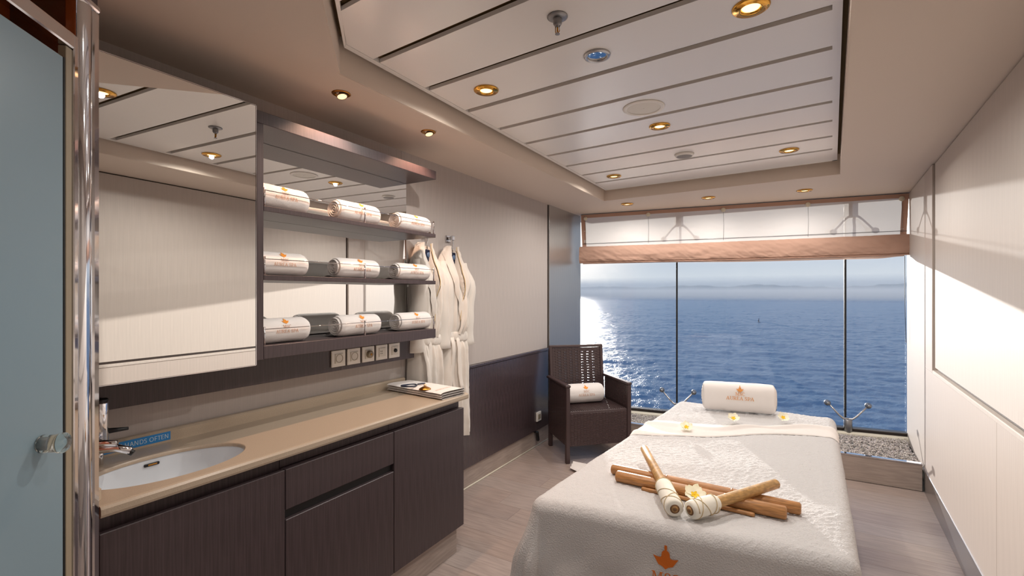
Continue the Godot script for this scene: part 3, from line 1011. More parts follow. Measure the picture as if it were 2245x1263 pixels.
func blanket_at(p: float, q: float, lift := 0.0, fuzz := true) -> Vector3:
	# p across (metres from the left edge), q along (metres from the near edge); outside the top the cloth falls down
	var wid := 0.83
	var len := 1.73
	var cp := clampf(p, 0.0, wid)
	var cq := clampf(q, 0.0, len)
	var op := p - cp
	var oq := q - cq
	var u := cp / wid
	var v := cq / len
	var base := NL.lerp(NR, u).lerp(FL.lerp(FR, u), v)
	var o := Vector2(op, oq).length()
	var y := TOPY
	var pos := base
	if o > 0.0:
		var dirx := (NR - NL).normalized().lerp((FR - FL).normalized(), v)
		var dirz := (FL - NL).normalized().lerp((FR - NR).normalized(), u)
		var dv := (dirx * (op / o) + dirz * (oq / o)).normalized()
		var r := 0.045
		var arc := r * PI / 2
		var outw := 0.0
		if o < arc:
			outw = r * sin(o / r)
			y = TOPY - r * (1.0 - cos(o / r))
		else:
			var hang := o - arc
			var corner := absf(op) * absf(oq) / (o * o + 1e-6) * 2.0
			var ripple := 0.010 * sin((p * 1.0 + q * 1.3) * 16.0) + 0.006 * sin((p - q) * 37.0)
			outw = r + hang * (0.045 + 0.13 * corner + (0.20 * exp(-q * q / 0.30) if op < 0.0 else 0.0)) + ripple * smoothstep(0.0, 0.25, hang)
			y = TOPY - r - hang * (0.995 - 0.02 * corner)
		pos = base + dv * outw
	var w := blanket_noise.get_noise_2d(p * 2.2, q * 2.2) * 0.006
	if fuzz:
		w += blanket_fine.get_noise_2d(p * 62.0, q * 62.0) * 0.0030
		# woven border lines
		for g in [0.505, 0.552]:
			w += 0.0022 * exp(-pow((p - g) / 0.0035, 2.0))
	return Vector3(pos.x, y + w + lift, pos.y)

func build_table() -> void:
	blanket_noise.seed = 2
	blanket_noise.frequency = 1.0
	blanket_noise.fractal_octaves = 2
	blanket_fine.seed = 5
	blanket_fine.frequency = 1.0
	blanket_fine.fractal_octaves = 2
	var t := thing("massage_table", "massage table under the white terry blanket", "table", Vector3(-0.255, 0, -2.40), -0.04)
	part(t, "cushion", box(Vector3(0.72, 0.08, 1.70), 0.03, Vector3(0, 0.608, 0)), M.cushion)
	part(t, "frame", box(Vector3(0.62, 0.06, 1.56), 0.01, Vector3(0, 0.536, 0)), M.dark)
	for x in [-0.26, 0.26]:
		for z in [-0.66, 0.66]:
			part(t, "leg", box(Vector3(0.06, 0.505, 0.06), 0.005, Vector3(x, 0.2525, z)), M.dark)
	part(t, "stretcher", box(Vector3(0.04, 0.05, 1.26), 0.004, Vector3(0, 0.16, 0)), M.dark)
	# blanket
	var bl := thing("terry_blanket", "white terry blanket with an orange emblem covering the massage table", "blanket", Vector3.ZERO)
	var nu := 250
	var nv := 330
	var p := PackedVector3Array()
	p.resize(nu * nv)
	for v in nv:
		var q := lerpf(-0.46, 1.73 + 0.36, float(v) / (nv - 1))
		for u in nu:
			p[v * nu + u] = blanket_at(lerpf(-0.44, 0.83 + 0.44, float(u) / (nu - 1)), q)
	part(bl, "cloth", grid_mesh(p, nu, nv), M.terry)
	# printed emblem on the near fall; y of the print runs up the cloth
	var at := func(x, y):
		var P: Vector3 = blanket_at(0.402 + x, -0.118 + y, 0.0, false)
		return P + Vector3(-0.01, 0.001, 0.1).normalized() * 0.005
	part(bl, "printed_emblem", emblem(0.072, Vector2(0, 0.0), at), M.print_deep)
	part(bl, "printed_lettering", lettering("MSC", 0.075, "Droid Serif", Vector2(0.0, -0.060), at), M.print_deep)
	part(bl, "printed_lettering", lettering("AUREA SPA", 0.205, "Droid Serif", Vector2(0.0, -0.096), at), M.print_deep)
	# towel strip laid across
	var strip := solo("towel_strip", surf(func(u, v):
		var pp := lerpf(-0.03, 0.83 + 0.05 + 0.10 * v, u)
		var edge0 := lerpf(0.86, 1.29, smoothstep(0.0, 1.0, u)) + 0.012 * sin(u * 11.0)
		var edge1 := edge0 + lerpf(0.30, 0.22, u) + 0.015 * sin(u * 7.0 + 1.0)
		var f: float = absf(v * 2.0 - 1.0)
		var P := blanket_at(pp, lerpf(edge0, edge1, v), 0.0, false)
		var ridge: float = 0.010 * pow(1.0 - f, 0.30) + 0.016 * pow(maxf(0.0, sin(v * 10.5 + u * 4.0 + 1.2 * sin(u * 6.0))), 2.0) * pow(maxf(0.0, 1.0 - f), 0.6) + 0.007 * sin(u * 19.0 + v * 9.0) * (1.0 - f) * sin(PI * u)
		return P + Vector3(0, 0.0015 + ridge, 0), 140, 60), M.terry_fine, "crumpled white towel laid across the head of the blanket", "towel")
	# rolled towel used as a head rest
	var pil := thing("pillow_towel", "thick white rolled towel with printed lettering at the head end of the table", "towel", Vector3(-0.266, TOPY + 0.008, -3.155), 0.16)
	var px := 0.195
	var hh := 0.168
	var dd := 0.13
	var pn := FastNoiseLite.new()
	pn.seed = 6
	pn.frequency = 9.0
	var pillow_at := func(x, a):
		# superellipse section
		var ca := cos(a)
		var sa := sin(a)
		var k := pow(pow(absf(ca), 3.2) + pow(absf(sa), 3.2), -1.0 / 3.2)
		var endf := pow(maxf(0.0, 1.0 - pow(absf(x) / px, 9.0)), 0.28)
		var r := lerpf(0.82, 1.0, endf)
		var n: float = 1.0 + 0.03 * pn.get_noise_3d(x, ca * 0.1, sa * 0.1)
		return Vector3(x, hh / 2 + sa * k * hh / 2 * r * n, ca * k * dd / 2 * r * n)
	part(pil, "roll", surf(func(u, v): return pillow_at.call(lerpf(-px, px, u), -TAU * v), 60, 56), M.terry_fine)
	for sd in [-1, 1]:
		part(pil, "rolled_end", surf(func(u, v):
			var a: float = TAU * u * -sd
			var e: Vector3 = pillow_at.call(px * sd, a)
			var c := Vector3(px * sd, hh / 2, 0)
			var q := c.lerp(e, v)
			q.x += sd * (0.008 * (1.0 - v * v) + 0.004 * sin((v * 4.0 + u * 1.0) * TAU))
			return q, 40, 14), M.terry_fine)
	var pp_at := func(x, y): return Vector3(x, hh * 0.55 + y, dd / 2 + 0.0035)
	part(pil, "printed_emblem", emblem(0.040, Vector2(0.005, 0.052), func(x, y): return Vector3(x, hh * 0.55 + y * (1.0 if y < 0.055 else 0.97), dd / 2 + 0.004 - maxf(0.0, y - 0.045) * 0.55)), M.print_gold)
	part(pil, "printed_lettering", lettering("MSC", 0.050, "Droid Serif", Vector2(0.005, 0.022), pp_at), M.print_gold)
	part(pil, "printed_lettering", lettering("AUREA SPA", 0.150, "Droid Serif", Vector2(0.005, -0.004), pp_at), M.print_gold)
	# flowers
	flower(Vector3(-0.455, 0.694, -2.545), 0.030, 0.3, "white and yellow flower at the left end of the crumpled towel", 0.55)
	flower(Vector3(-0.262, 0.699, -2.835), 0.030, 1.0, "white and yellow flower lying in front of the head towel", 0.55)
	flower(Vector3(-0.028, 0.700, -2.985), 0.028, 1.9, "white and yellow flower at the right end of the crumpled towel", 0.75)
	flower(Vector3(-0.277, 0.695, -1.700), 0.034, 2.4, "large white and yellow flower between the two mallets", 0.5)
	# bamboo bars lying across the blanket
	var g := "bamboo massage bars on the blanket"
	bamboo_bar(Vector3(-0.568, 0.684, -1.757), Vector3(-0.006, 0.684, -1.728), 0.0225, "thick honey coloured bamboo bar nearest the flower", g)
	bamboo_bar(Vector3(-0.606, 0.684, -1.818), Vector3(0.034, 0.684, -1.786), 0.0212, "longer thick bamboo bar at the back of the bundle", g)
	bamboo_bar(Vector3(-0.463, 0.669, -1.724), Vector3(-0.095, 0.669, -1.700), 0.0075, "thin bamboo stick under the mallets", g)
	mallet(Vector3(-0.314, 0.693, -1.560), Vector3(-0.384, 0.708, -1.706), Vector3(-0.521, 0.734, -1.975), "wooden mallet with a gauze wrapped head pointing to the viewer")
	mallet(Vector3(-0.270, 0.693, -1.574), Vector3(-0.204, 0.701, -1.657), Vector3(-0.034, 0.731, -1.850), "wooden mallet with a gauze wrapped head lying across the bamboo bars")
	# cloth edge on the floor
	var fl := solo("floor_towel", surf(func(u, v):
		var a := Vector3(-1.47, 0.003, -3.40).lerp(Vector3(-1.03, 0.003, -3.22), u)
		var b := Vector3(-1.50, 0.003, -3.53).lerp(Vector3(-1.05, 0.003, -3.62), u)
		var q := a.lerp(b, v)
		q.y += 0.022 * (1.0 - u) * (1.0 - u) * (0.6 + 0.4 * sin(v * 14.0)) + 0.004
		return q, 24, 16), M.terry_fine, "pale towel lying on the floor behind the table beside the chair", "towel")

func flower(at: Vector3, r: float, spin: float, label: String, tip := 0.0) -> void:
	var f := thing("plumeria_flower", label, "flower", at, 0.0, "flowers laid on the blanket")
	f.basis = Basis(Vector3.UP, 0.35) * Basis(Vector3.RIGHT, tip) * Basis(Vector3.UP, spin)
	for k in 5:
		var a := TAU * k / 5
		var b := Basis(Vector3.UP, a)
		part(f, "petal", surf(func(u, v):
			var l: float = v * r
			var w: float = r * 0.56 * pow(sin(PI * pow(v, 1.15) * 0.90 + 0.10), 0.75) * (u * 2.0 - 1.0)
			var y: float = r * (0.10 + 0.30 * v * v + 0.16 * (u - 0.5) + 0.22 * pow(u * 2 - 1, 2.0) * v) - 0.006
			return b * Vector3(w + 0.14 * l, y, l), 7, 9), M.petal)
		part(f, "petal_base", surf(func(u, v):
			var l: float = v * r * 0.42
			var w: float = r * 0.22 * sin(PI * pow(v, 0.6) * 0.95 + 0.05) * (u * 2.0 - 1.0)
			return b * Vector3(w + 0.14 * l, r * (0.13 + 0.30 * pow(v * 0.5, 2.0) + 0.08 * (u - 0.5)) - 0.006 + 0.0012, l), 5, 6), M.pollen)
	part(f, "throat", lathe([Vector2(0, -0.009), Vector2(r * 0.08, -0.009), Vector2(r * 0.12, -0.001), Vector2(r * 0.05, 0.0), Vector2(0, -0.002)], 10), M.pollen)

func bamboo_bar(a: Vector3, b: Vector3, r: float, label: String, group: String) -> void:
	var o := thing("bamboo_bar", label, "bar", a.lerp(b, 0.5), 0.0, group)
	var d := (b - a) / 2.0
	var pts := [-d, -d + d.normalized() * 0.003, -d + d.normalized() * 0.006, d - d.normalized() * 0.006, d - d.normalized() * 0.003, d]
	part(o, "cane", tube(pts, [r * 0.72, r * 0.93, r, r, r * 0.93, r * 0.72], 18, 0.92), M.bamboo)
	for k in [-0.33, 0.36]:
		part(o, "node_ring", tube([d * k - d.normalized() * 0.003, d * k, d * k + d.normalized() * 0.003], [r * 1.0, r * 1.035, r * 1.0], 18, 0.92), M.bamboo)

func mallet(a: Vector3, b: Vector3, c: Vector3, label: String) -> void:
	var o := thing("massage_mallet", label, "mallet", a, 0.0, "gauze wrapped mallets on the blanket")
	var B := b - a
	var C := c - a
	var d := B.normalized()
	var side := d.cross(Vector3.UP).normalized()
	var up := side.cross(d)
	part(o, "handle", tube([B * 0.6, B, B.lerp(C, 0.5), C - (C - B).normalized() * 0.006, C], [0.0175, 0.0178, 0.0172, 0.0160, 0.011], 16), M.bamboo_pale)
	var head := part(o, "wrapped_head", tube([d * 0.0, d * 0.004, d * 0.012, B * 0.55, B - d * 0.012, B - d * 0.003, B + d * 0.004], [0.024, 0.0278, 0.029, 0.029, 0.0278, 0.024, 0.019], 24), M.gauze)
	part(head, "core_end", tube([d * -0.0018, d * 0.004], 0.0150, 20), M.core)
	part(head, "core_ring", tube([d * -0.003, d * 0.003], 0.0105, 20), M.bamboo_pale)
	part(head, "core_hole", tube([d * -0.0038, d * 0.002], 0.0062, 16), M.core)
	var pts := []
	for k in 121:
		var f := k / 120.0
		var l := 0.012 + (B.length() - 0.026) * (0.5 - 0.5 * cos(f * TAU * 1.5))
		var an := f * TAU * 4.0
		pts.append(d * l + (side * cos(an) + up * sin(an)) * 0.0298)
	part(head, "binding_cord", tube(pts, 0.0013, 6), M.cord)
	var knot := []
	for k in 41:
		var an := k / 40.0 * TAU * 2.0
		knot.append(B + d * (0.001 + 0.004 * k / 40.0) + (side * cos(an) + up * sin(an)) * 0.0185)
	part(head, "binding_cord", tube(knot, 0.0014, 6), M.cord)

# ------------------------------------------------------------------ wicker chair
func weave(s: SurfaceTool, o: Vector3, ux: Vector3, uy: Vector3, n: Vector3, w: float, h: float, cw: float, ch: float, holes := Rect2()) -> void:
	var nx := int(round(w / cw))
	var ny := int(round(h / ch))
	var dx := w / nx
	var dy := h / ny
	for j in ny:
		for i in nx:
			var off := 0.5 if i % 2 == 1 else 0.0
			var x0 := i * dx + dx * 0.04
			var x1 := (i + 1) * dx - dx * 0.04
			var y0 := (j + off) * dy + dy * 0.06
			var y1 := minf((j + 1 + off) * dy - dy * 0.06, h)
			if y1 - y0 < dy * 0.2:
				continue
			var a := o + ux * x0 + uy * y0
			var b := o + ux * x1 + uy * y0
			var c := o + ux * x1 + uy * y1
			var d := o + ux * x0 + uy * y1
			var ia := a + (ux * dx + uy * dy) * 0.16 + n * 0.0035
			var ib := b + (-ux * dx + uy * dy) * 0.16 + n * 0.0035
			var ic := c + (-ux * dx - uy * dy) * 0.16 + n * 0.0035
			var id := d + (ux * dx - uy * dy) * 0.16 + n * 0.0035
			var cc := (a + c) / 2.0 - n * 0.02
			quad_o(s, ia, ib, ic, id, cc)
			quad_o(s, a, b, ib, ia, cc)
			quad_o(s, b, c, ic, ib, cc)
			quad_o(s, c, d, id, ic, cc)
			quad_o(s, d, a, ia, id, cc)

func build_chair() -> void:
	var ch := thing("wicker_armchair", "dark brown wicker armchair in the corner by the window", "chair", Vector3(-1.515, 0, -3.885), atan2(0.70, 0.714))
	var hw := 0.272
	var hd := 0.245
	# legs: front pair up to the arms, rear pair up to the back
	for sx in [-1, 1]:
		part(ch, "leg", span(Vector3(sx * hw - 0.017, 0, hd - 0.034), Vector3(sx * hw + 0.017, 0.612, hd), 0.004), M.rattan)
		var rl := S()
		add_box(rl, Vector3(sx * (hw - 0.012), 0.205, -hd + 0.014), Vector3(0.034, 0.41, 0.034), 0.004, Basis(Vector3.RIGHT, 0.02))
		part(ch, "leg", done(rl), M.rattan)
		# arm and its side panel
		var am := S()
		add_box(am, Vector3(sx * hw, 0.624, 0.0), Vector3(0.046, 0.023, 2 * hd + 0.004), 0.006)
		part(ch, "arm", done(am), M.rattan)
		var sp := S()
		add_box(sp, Vector3(sx * (hw - 0.002), 0.374, 0.0), Vector3(0.020, 0.477, 2 * hd - 0.07), 0.002)
		weave(sp, Vector3(sx * (hw + 0.008), 0.137, -hd + 0.036), Vector3(0, 0, 1), Vector3(0, 1, 0), Vector3(sx, 0, 0), 2 * hd - 0.072, 0.475, 0.026, 0.0125)
		weave(sp, Vector3(sx * (hw - 0.012), 0.43, -hd + 0.036), Vector3(0, 0, 1), Vector3(0, 1, 0), Vector3(-sx, 0, 0), 2 * hd - 0.072, 0.182, 0.026, 0.0125)
		part(ch, "side_panel", done(sp), M.rattan)
	# front apron
	var fp := S()
	add_box(fp, Vector3(0, 0.272, hd - 0.018), Vector3(2 * hw - 0.036, 0.272, 0.018), 0.002)
	weave(fp, Vector3(-hw + 0.024, 0.139, hd - 0.009), Vector3(1, 0, 0), Vector3(0, 1, 0), Vector3(0, 0, 1), 2 * hw - 0.048, 0.262, 0.027, 0.0135)
	part(ch, "front_panel", done(fp), M.rattan)
	# ribbed seat
	var st := S()
	add_box(st, Vector3(0, 0.407, 0.0), Vector3(2 * hw - 0.036, 0.022, 2 * hd - 0.02), 0.004)
	for k in 26:
		add_box(st, Vector3(lerpf(-0.238, 0.238, k / 25.0), 0.419, 0.0), Vector3(0.013, 0.008, 2 * hd - 0.03), 0.003)
	part(ch, "seat", done(st), M.rattan)
	# back: frame and a woven field with open holes
	var back := Transform3D(Basis(Vector3.RIGHT, -0.10), Vector3(0, 0.40, -hd + 0.018))
	var bf := S()
	var W := 0.262
	var Hh := 0.505
	for sx in [-1, 1]:
		add_box(bf, back * Vector3(sx * (W - 0.014), Hh / 2, 0), Vector3(0.030, Hh, 0.030), 0.005, back.basis)
	add_box(bf, back * Vector3(0, Hh - 0.012, 0), Vector3(2 * W, 0.026, 0.032), 0.006, back.basis)
	part(ch, "back_frame", done(bf), M.rattan)
	var lat := S()
	var nx := 34
	var ny := 40
	var cw := (2 * W - 0.058) / nx
	var hh := (Hh - 0.026) / ny
	for j in ny:
		for i in nx:
			var x0 := -W + 0.029 + i * cw
			var y0 := j * hh
			var bulge := 0.0025 if (i / 2 + j) % 2 == 0 else -0.0015
			var open_ := i % 4 < 2 and j % 2 == 0 and i > 2 and i < nx - 3 and j > 2 and j < ny - 3
			var z0 := 0.005 + bulge
			if not open_:
				add_box(lat, back * Vector3(x0 + cw / 2, y0 + hh / 2, bulge), Vector3(cw * 1.0, hh * 1.0, 0.010), 0.0, back.basis)
			else:
				add_box(lat, back * Vector3(x0 + cw * 0.24, y0 + hh / 2, bulge), Vector3(cw * 0.48, hh, 0.010), 0.0, back.basis)
				add_box(lat, back * Vector3(x0 + cw * 0.72, y0 + hh * 0.22, bulge), Vector3(cw * 0.56, hh * 0.44, 0.010), 0.0, back.basis)
	part(ch, "backrest", done(lat), M.rattan)

# ------------------------------------------------------------------ rolled towels
func rolled_towel(called: String, label: String, at: Vector3, turn: float, len: float, r: float, group: String, face := 0.35, tail := 0.05, text_m: Material = null, squash := 1.0) -> Node3D:
	var t := thing(called, label, "towel", at, turn, group)
	var n := FastNoiseLite.new()
	n.seed = int(at.z * 1000.0) + int(at.y * 77.0)
	n.frequency = 11.0
	var hl := len / 2
	var nu := 44
	var shape := func(x, a):
		var endf := 1.0 - 0.10 * pow(absf(x) / hl, 16.0)
		var k: float = r * endf * (1.0 + 0.035 * n.get_noise_3d(x, cos(a) * r * 2.0, sin(a) * r * 2.0))
		return Vector3(x, r * squash + sin(a) * k * squash, cos(a) * k)
	part(t, "roll", surf(func(u, v): return shape.call(lerpf(-hl, hl, v), TAU * u), nu, 22), M.terry_fine)
	for sd in [-1, 1]:
		part(t, "rolled_end", surf(func(u, v):
			var a: float = TAU * u * sd
			var e: Vector3 = shape.call(hl * sd, a)
			var q := Vector3(hl * sd, r * squash, 0).lerp(e, v)
			var ph: float = v * 4.2 - a / TAU
			q.x += sd * (0.004 + 0.0065 * sin(ph * TAU)) * smoothstep(0.0, 0.1, 1.0 - v)
			return q, 49, 40), M.terry_fine)
	if tail > 0.0:
		part(t, "loose_end", surf(func(u, v):
			var x := lerpf(-hl * 1.0, hl * 1.0, u)
			var z := lerpf(-r * 0.2, -r - tail, v)
			return Vector3(x, 0.004 + 0.010 * sin(PI * minf(1.0, v * 1.15)) * (0.8 + 0.2 * sin(u * 8.0)), z), 18, 12), M.terry_fine)
	var on := func(x, y):
		var a: float = face + y / r
		var P: Vector3 = shape.call(x, a)
		var nn := Vector3(0, sin(a), cos(a))
		return P + nn * 0.0015
	var k := len / 0.235
	part(t, "printed_emblem", emblem(0.034 * k, Vector2(0.004, 0.032 * k), on), M.print)
	part(t, "printed_lettering", lettering("MSC", 0.036 * k, "Droid Serif", Vector2(0.004, 0.004 * k), on), text_m if text_m else M.print_text)
	part(t, "printed_lettering", lettering("AUREA SPA", 0.105 * k, "Droid Serif", Vector2(0.004, -0.016 * k), on), text_m if text_m else M.print_text)
	return t

func build_towels() -> void:
	var ys := [1.7132, 1.4502, 1.1802]
	var rown := ["top", "middle", "bottom"]
	var coln := ["beside the mirror post", "behind the centre rail post", "at the open end"]
	var zc := [-1.176, -1.574, -1.958]
	for j in 3:
		for i in 3:
			rolled_towel("rolled_towel", "rolled white towel on the %s shelf %s" % [rown[j], coln[i]], Vector3(-1.792, ys[j], zc[i] + [0.0, 0.004, -0.004][j]), PI / 2, 0.222 if i == 0 else 0.236, [0.0505, 0.0480, 0.0500][j] - 0.001 * i, "rolled towels on the wall shelves", 0.26, 0.0 if i == 0 and j == 0 else 0.045)
	rolled_towel("rolled_towel", "rolled white towel lying on the seat of the wicker armchair", Vector3(-1.565, 0.4235, -3.893), atan2(0.70, 0.714) + 0.03, 0.345, 0.082, "rolled towel on the chair", 0.28, 0.0, M.print_text, 1.0)

# ------------------------------------------------------------------ bath robes
func robe(at: Vector3, wide: float, seed_: int, label: String, hem: float) -> void:
	# at: where the hanger meets the hook; local x out of the wall, z along the wall (+z towards the viewer)
	var o := thing("bath_robe", label, "robe", at, 0.0, "white robes hanging on the wall")
	var n := FastNoiseLite.new()
	n.seed = seed_
	n.frequency = 5.0
	var top := -0.062
	var bottom := hem - at.y
	var waist := 1.10 - at.y
	var half := func(y):
		var sh: float = lerpf(0.040, wide, pow(clampf((top - y) / 0.17, 0.0, 1.0), 0.62))
		return sh - wide * 0.10 * exp(-pow((y - waist) / 0.09, 2.0)) + wide * 0.05 * smoothstep(waist, bottom, y)
	var depth := func(y):
		return lerpf(0.040, 0.112, smoothstep(0.0, 0.24, top - y)) - 0.020 * exp(-pow((y - waist) / 0.05, 2.0)) + 0.012 * smoothstep(waist, bottom, y)
	var skin := func(z, y):
		var w: float = half.call(y)
		var u := clampf(z / w, -1.0, 1.0)
		var prof := pow(maxf(0.0, 1.0 - pow(absf(u), 3.0)), 0.5)
		var amount: float = smoothstep(0.06, 0.30, top - y) * (1.0 - 0.55 * exp(-pow((y - waist) / 0.05, 2.0)))
		var lean: float = 6.0 * (y - waist)
		var fold: float = 0.010 * sin(u * 8.0 + lean * signf(u) * 0.5 + seed_) + 0.008 * sin(u * 15.0 - lean * 0.4 + seed_ * 2.0) + 0.004 * sin(u * 27.0 + y * 3.0)
		return Vector3(0.012 + depth.call(y) * prof + fold * amount * prof + 0.006 * n.get_noise_2d(z * 3.0, y * 1.5), y, z)
	var open_ := func(y): return 0.040 * clampf(1.0 - (top - y) / 0.40, 0.0, 1.0)
	part(o, "body", surf(func(u, v):
		var y := lerpf(top, bottom, v)
		var w: float = half.call(y)
		var z: float = -(u * 2.0 - 1.0) * w
		var P: Vector3 = skin.call(z, y)
		var g: float = open_.call(y)
		if g > 0.002:
			P.x = lerpf(0.020, P.x, smoothstep(g * 0.8, g * 1.15, absf(z - 0.004)))
		return P, 84, 110), M.robe)
	part(o, "back_cloth", surf(func(u, v):
		var y := lerpf(top, bottom, v)
		return Vector3(0.008, y, -(u * 2.0 - 1.0) * half.call(y)), 10, 20), M.robe)
	# sleeves hang in front of the sides
	for sd in [-1.0, 1.0]:
		var pts := []
		var rad := []
		for k in 18:
			var f := k / 17.0
			var y := lerpf(-0.155, -0.70, f)
			pts.append(Vector3(lerpf(0.050, 0.078, smoothstep(0.0, 0.3, f)) + 0.008 * sin(f * 5.0), y, sd * (wide * lerpf(0.70, 0.86, smoothstep(0.0, 0.35, f)) + 0.010 * sin(f * 5.0 + seed_))))
			rad.append(lerpf(0.026, 0.055, smoothstep(0.0, 0.25, f)) + 0.003 * sin(f * 18.0 + seed_))
		part(o, "sleeve", tube(pts, rad, 18, 0.85, Vector3.RIGHT), M.robe)
	# wide shawl collar, one lapel crossing over the other
	for sd in [1.0, -1.0]:
		part(o, "collar", surf(func(u, v):
			var y: float = lerpf(top + 0.014, waist + 0.015, v)
			var inner: float = sd * lerpf(0.030, -0.030, pow(v, 1.15)) + sd * 0.016 * sin(PI * minf(1.0, v * 1.5))
			var width_: float = 0.062 * (0.40 + 0.60 * sin(PI * pow(clampf(v, 0.0, 1.0), 0.62)))
			var z: float = inner + sd * width_ * u
			var P: Vector3 = skin.call(z, minf(y, top - 0.01))
			P.y = y
			P.x += (0.016 if sd < 0.0 else 0.011) * pow(maxf(0.0, sin(PI * clampf(u * 0.94 + 0.03, 0.0, 1.0))), 0.45) + (0.010 if v < 0.1 else 0.006)
			return P, 14, 46), M.robe)
	var edge := []
	for k in 24:
		var v := k / 23.0 * 0.9
		var y: float = lerpf(top + 0.01, waist + 0.05, v)
		var z := -lerpf(0.030, -0.030, pow(v, 1.15)) - 0.016 * sin(PI * minf(1.0, v * 1.5))
		var P: Vector3 = skin.call(z, minf(y, top - 0.01))
		edge.append(Vector3(P.x + 0.012, y, z + 0.002))
	part(o, "collar_shade_line", tube(edge, 0.0024, 8), M.robe_shade)  # thin tube painting the shaded inner edge of the lapel
	# belt
	var bp := []
	for k in 33:
		var u := lerpf(-1.0, 1.0, k / 32.0)
		var P: Vector3 = skin.call(u * 0.96 * half.call(waist), waist)
		bp.append(P + Vector3(0.008, 0.004 * sin(u * 4.0), 0))
	part(o, "belt", tube(bp, 0.030, 12, 0.28, Vector3.RIGHT), M.robe)
	for sd in [0.0, 1.0]:
		var q := []
		for k in 10:
			var f := k / 9.0
			var y: float = waist - 0.34 * f - 0.06 * f * sd
			var z: float = 0.030 + 0.040 * sd + 0.012 * sin(f * 3.0 + sd)
			q.append(skin.call(z, y) + Vector3(0.010, 0, 0))
		part(o, "belt_end", tube(q, 0.018, 10, 0.3, Vector3.RIGHT), M.robe)

func hook(at: Vector3, label: String) -> void:
	var h := thing("wall_hook", label, "hook", at, 0.0, "chrome robe hooks on the left wall")
	part(h, "plate", box(Vector3(0.010, 0.044, 0.044), 0.002, Vector3(0.0055, 0, 0)), M.chrome)
	part(h, "peg", box(Vector3(0.032, 0.018, 0.022), 0.002, Vector3(0.027, 0, 0)), M.chrome)
	part(h, "end_cap", box(Vector3(0.008, 0.030, 0.030), 0.002, Vector3(0.047, 0.002, 0)), M.chrome)

func hanger(at: Vector3, label: String) -> void:
	var h := thing("coat_hanger", label, "hanger", at, 0.0, "navy hangers under the robes")
	var pts := []
	for k in 15:
		var a := lerpf(-0.6, PI + 0.35, k / 14.0)
		pts.append(Vector3(0, 0.018 * sin(a) + 0.0, 0.018 * cos(a)))
	pts.append(Vector3(0.004, -0.03, -0.016))
	pts.append(Vector3(0.010, -0.060, 0.0))
	pts.append(Vector3(0.012, -0.085, 0.0))
	part(h, "hook_wire", tube(pts, 0.0022, 8), M.satin)
	var s := S(false)
	add_tube(s, [Vector3(-0.008, -0.150, 0.105), Vector3(-0.002, -0.120, 0.060), Vector3(0.004, -0.096, 0.0), Vector3(-0.002, -0.120, -0.060), Vector3(-0.008, -0.150, -0.105)], [0.008, 0.009, 0.012, 0.009, 0.008], 10, 0.8)
	part(h, "shoulder_bar", done(s), M.navy)
	part(h, "badge_plate", box(Vector3(0.010, 0.075, 0.044), 0.004, Vector3(0.016, -0.128, 0.0)), M.navy)
	part(h, "badge", lathe(disc_profile(0.016, 0.0, 0.003, 0.001), 20, false, Transform3D(Basis(Vector3.BACK, -PI / 2), Vector3(0.0212, -0.122, 0.0))), M.navy_light)

func build_robes() -> void:
	hook(Vector3(-1.9595, 1.742, -2.250), "chrome wall hook half hidden behind the top shelf")
	hook(Vector3(-1.9595, 1.742, -2.492), "chrome wall hook holding the robe nearer the window")
	hanger(Vector3(-1.928, 1.738, -2.240), "navy hanger in the robe beside the shelves")
	hanger(Vector3(-1.928, 1.738, -2.494), "navy hanger in the robe nearer the window")
	robe(Vector3(-1.955, 1.735, -2.218), 0.128, 3, "white terry robe hanging beside the shelves", 0.60)
	robe(Vector3(-1.955, 1.735, -2.480), 0.145, 8, "white terry robe hanging nearer the window", 0.455)

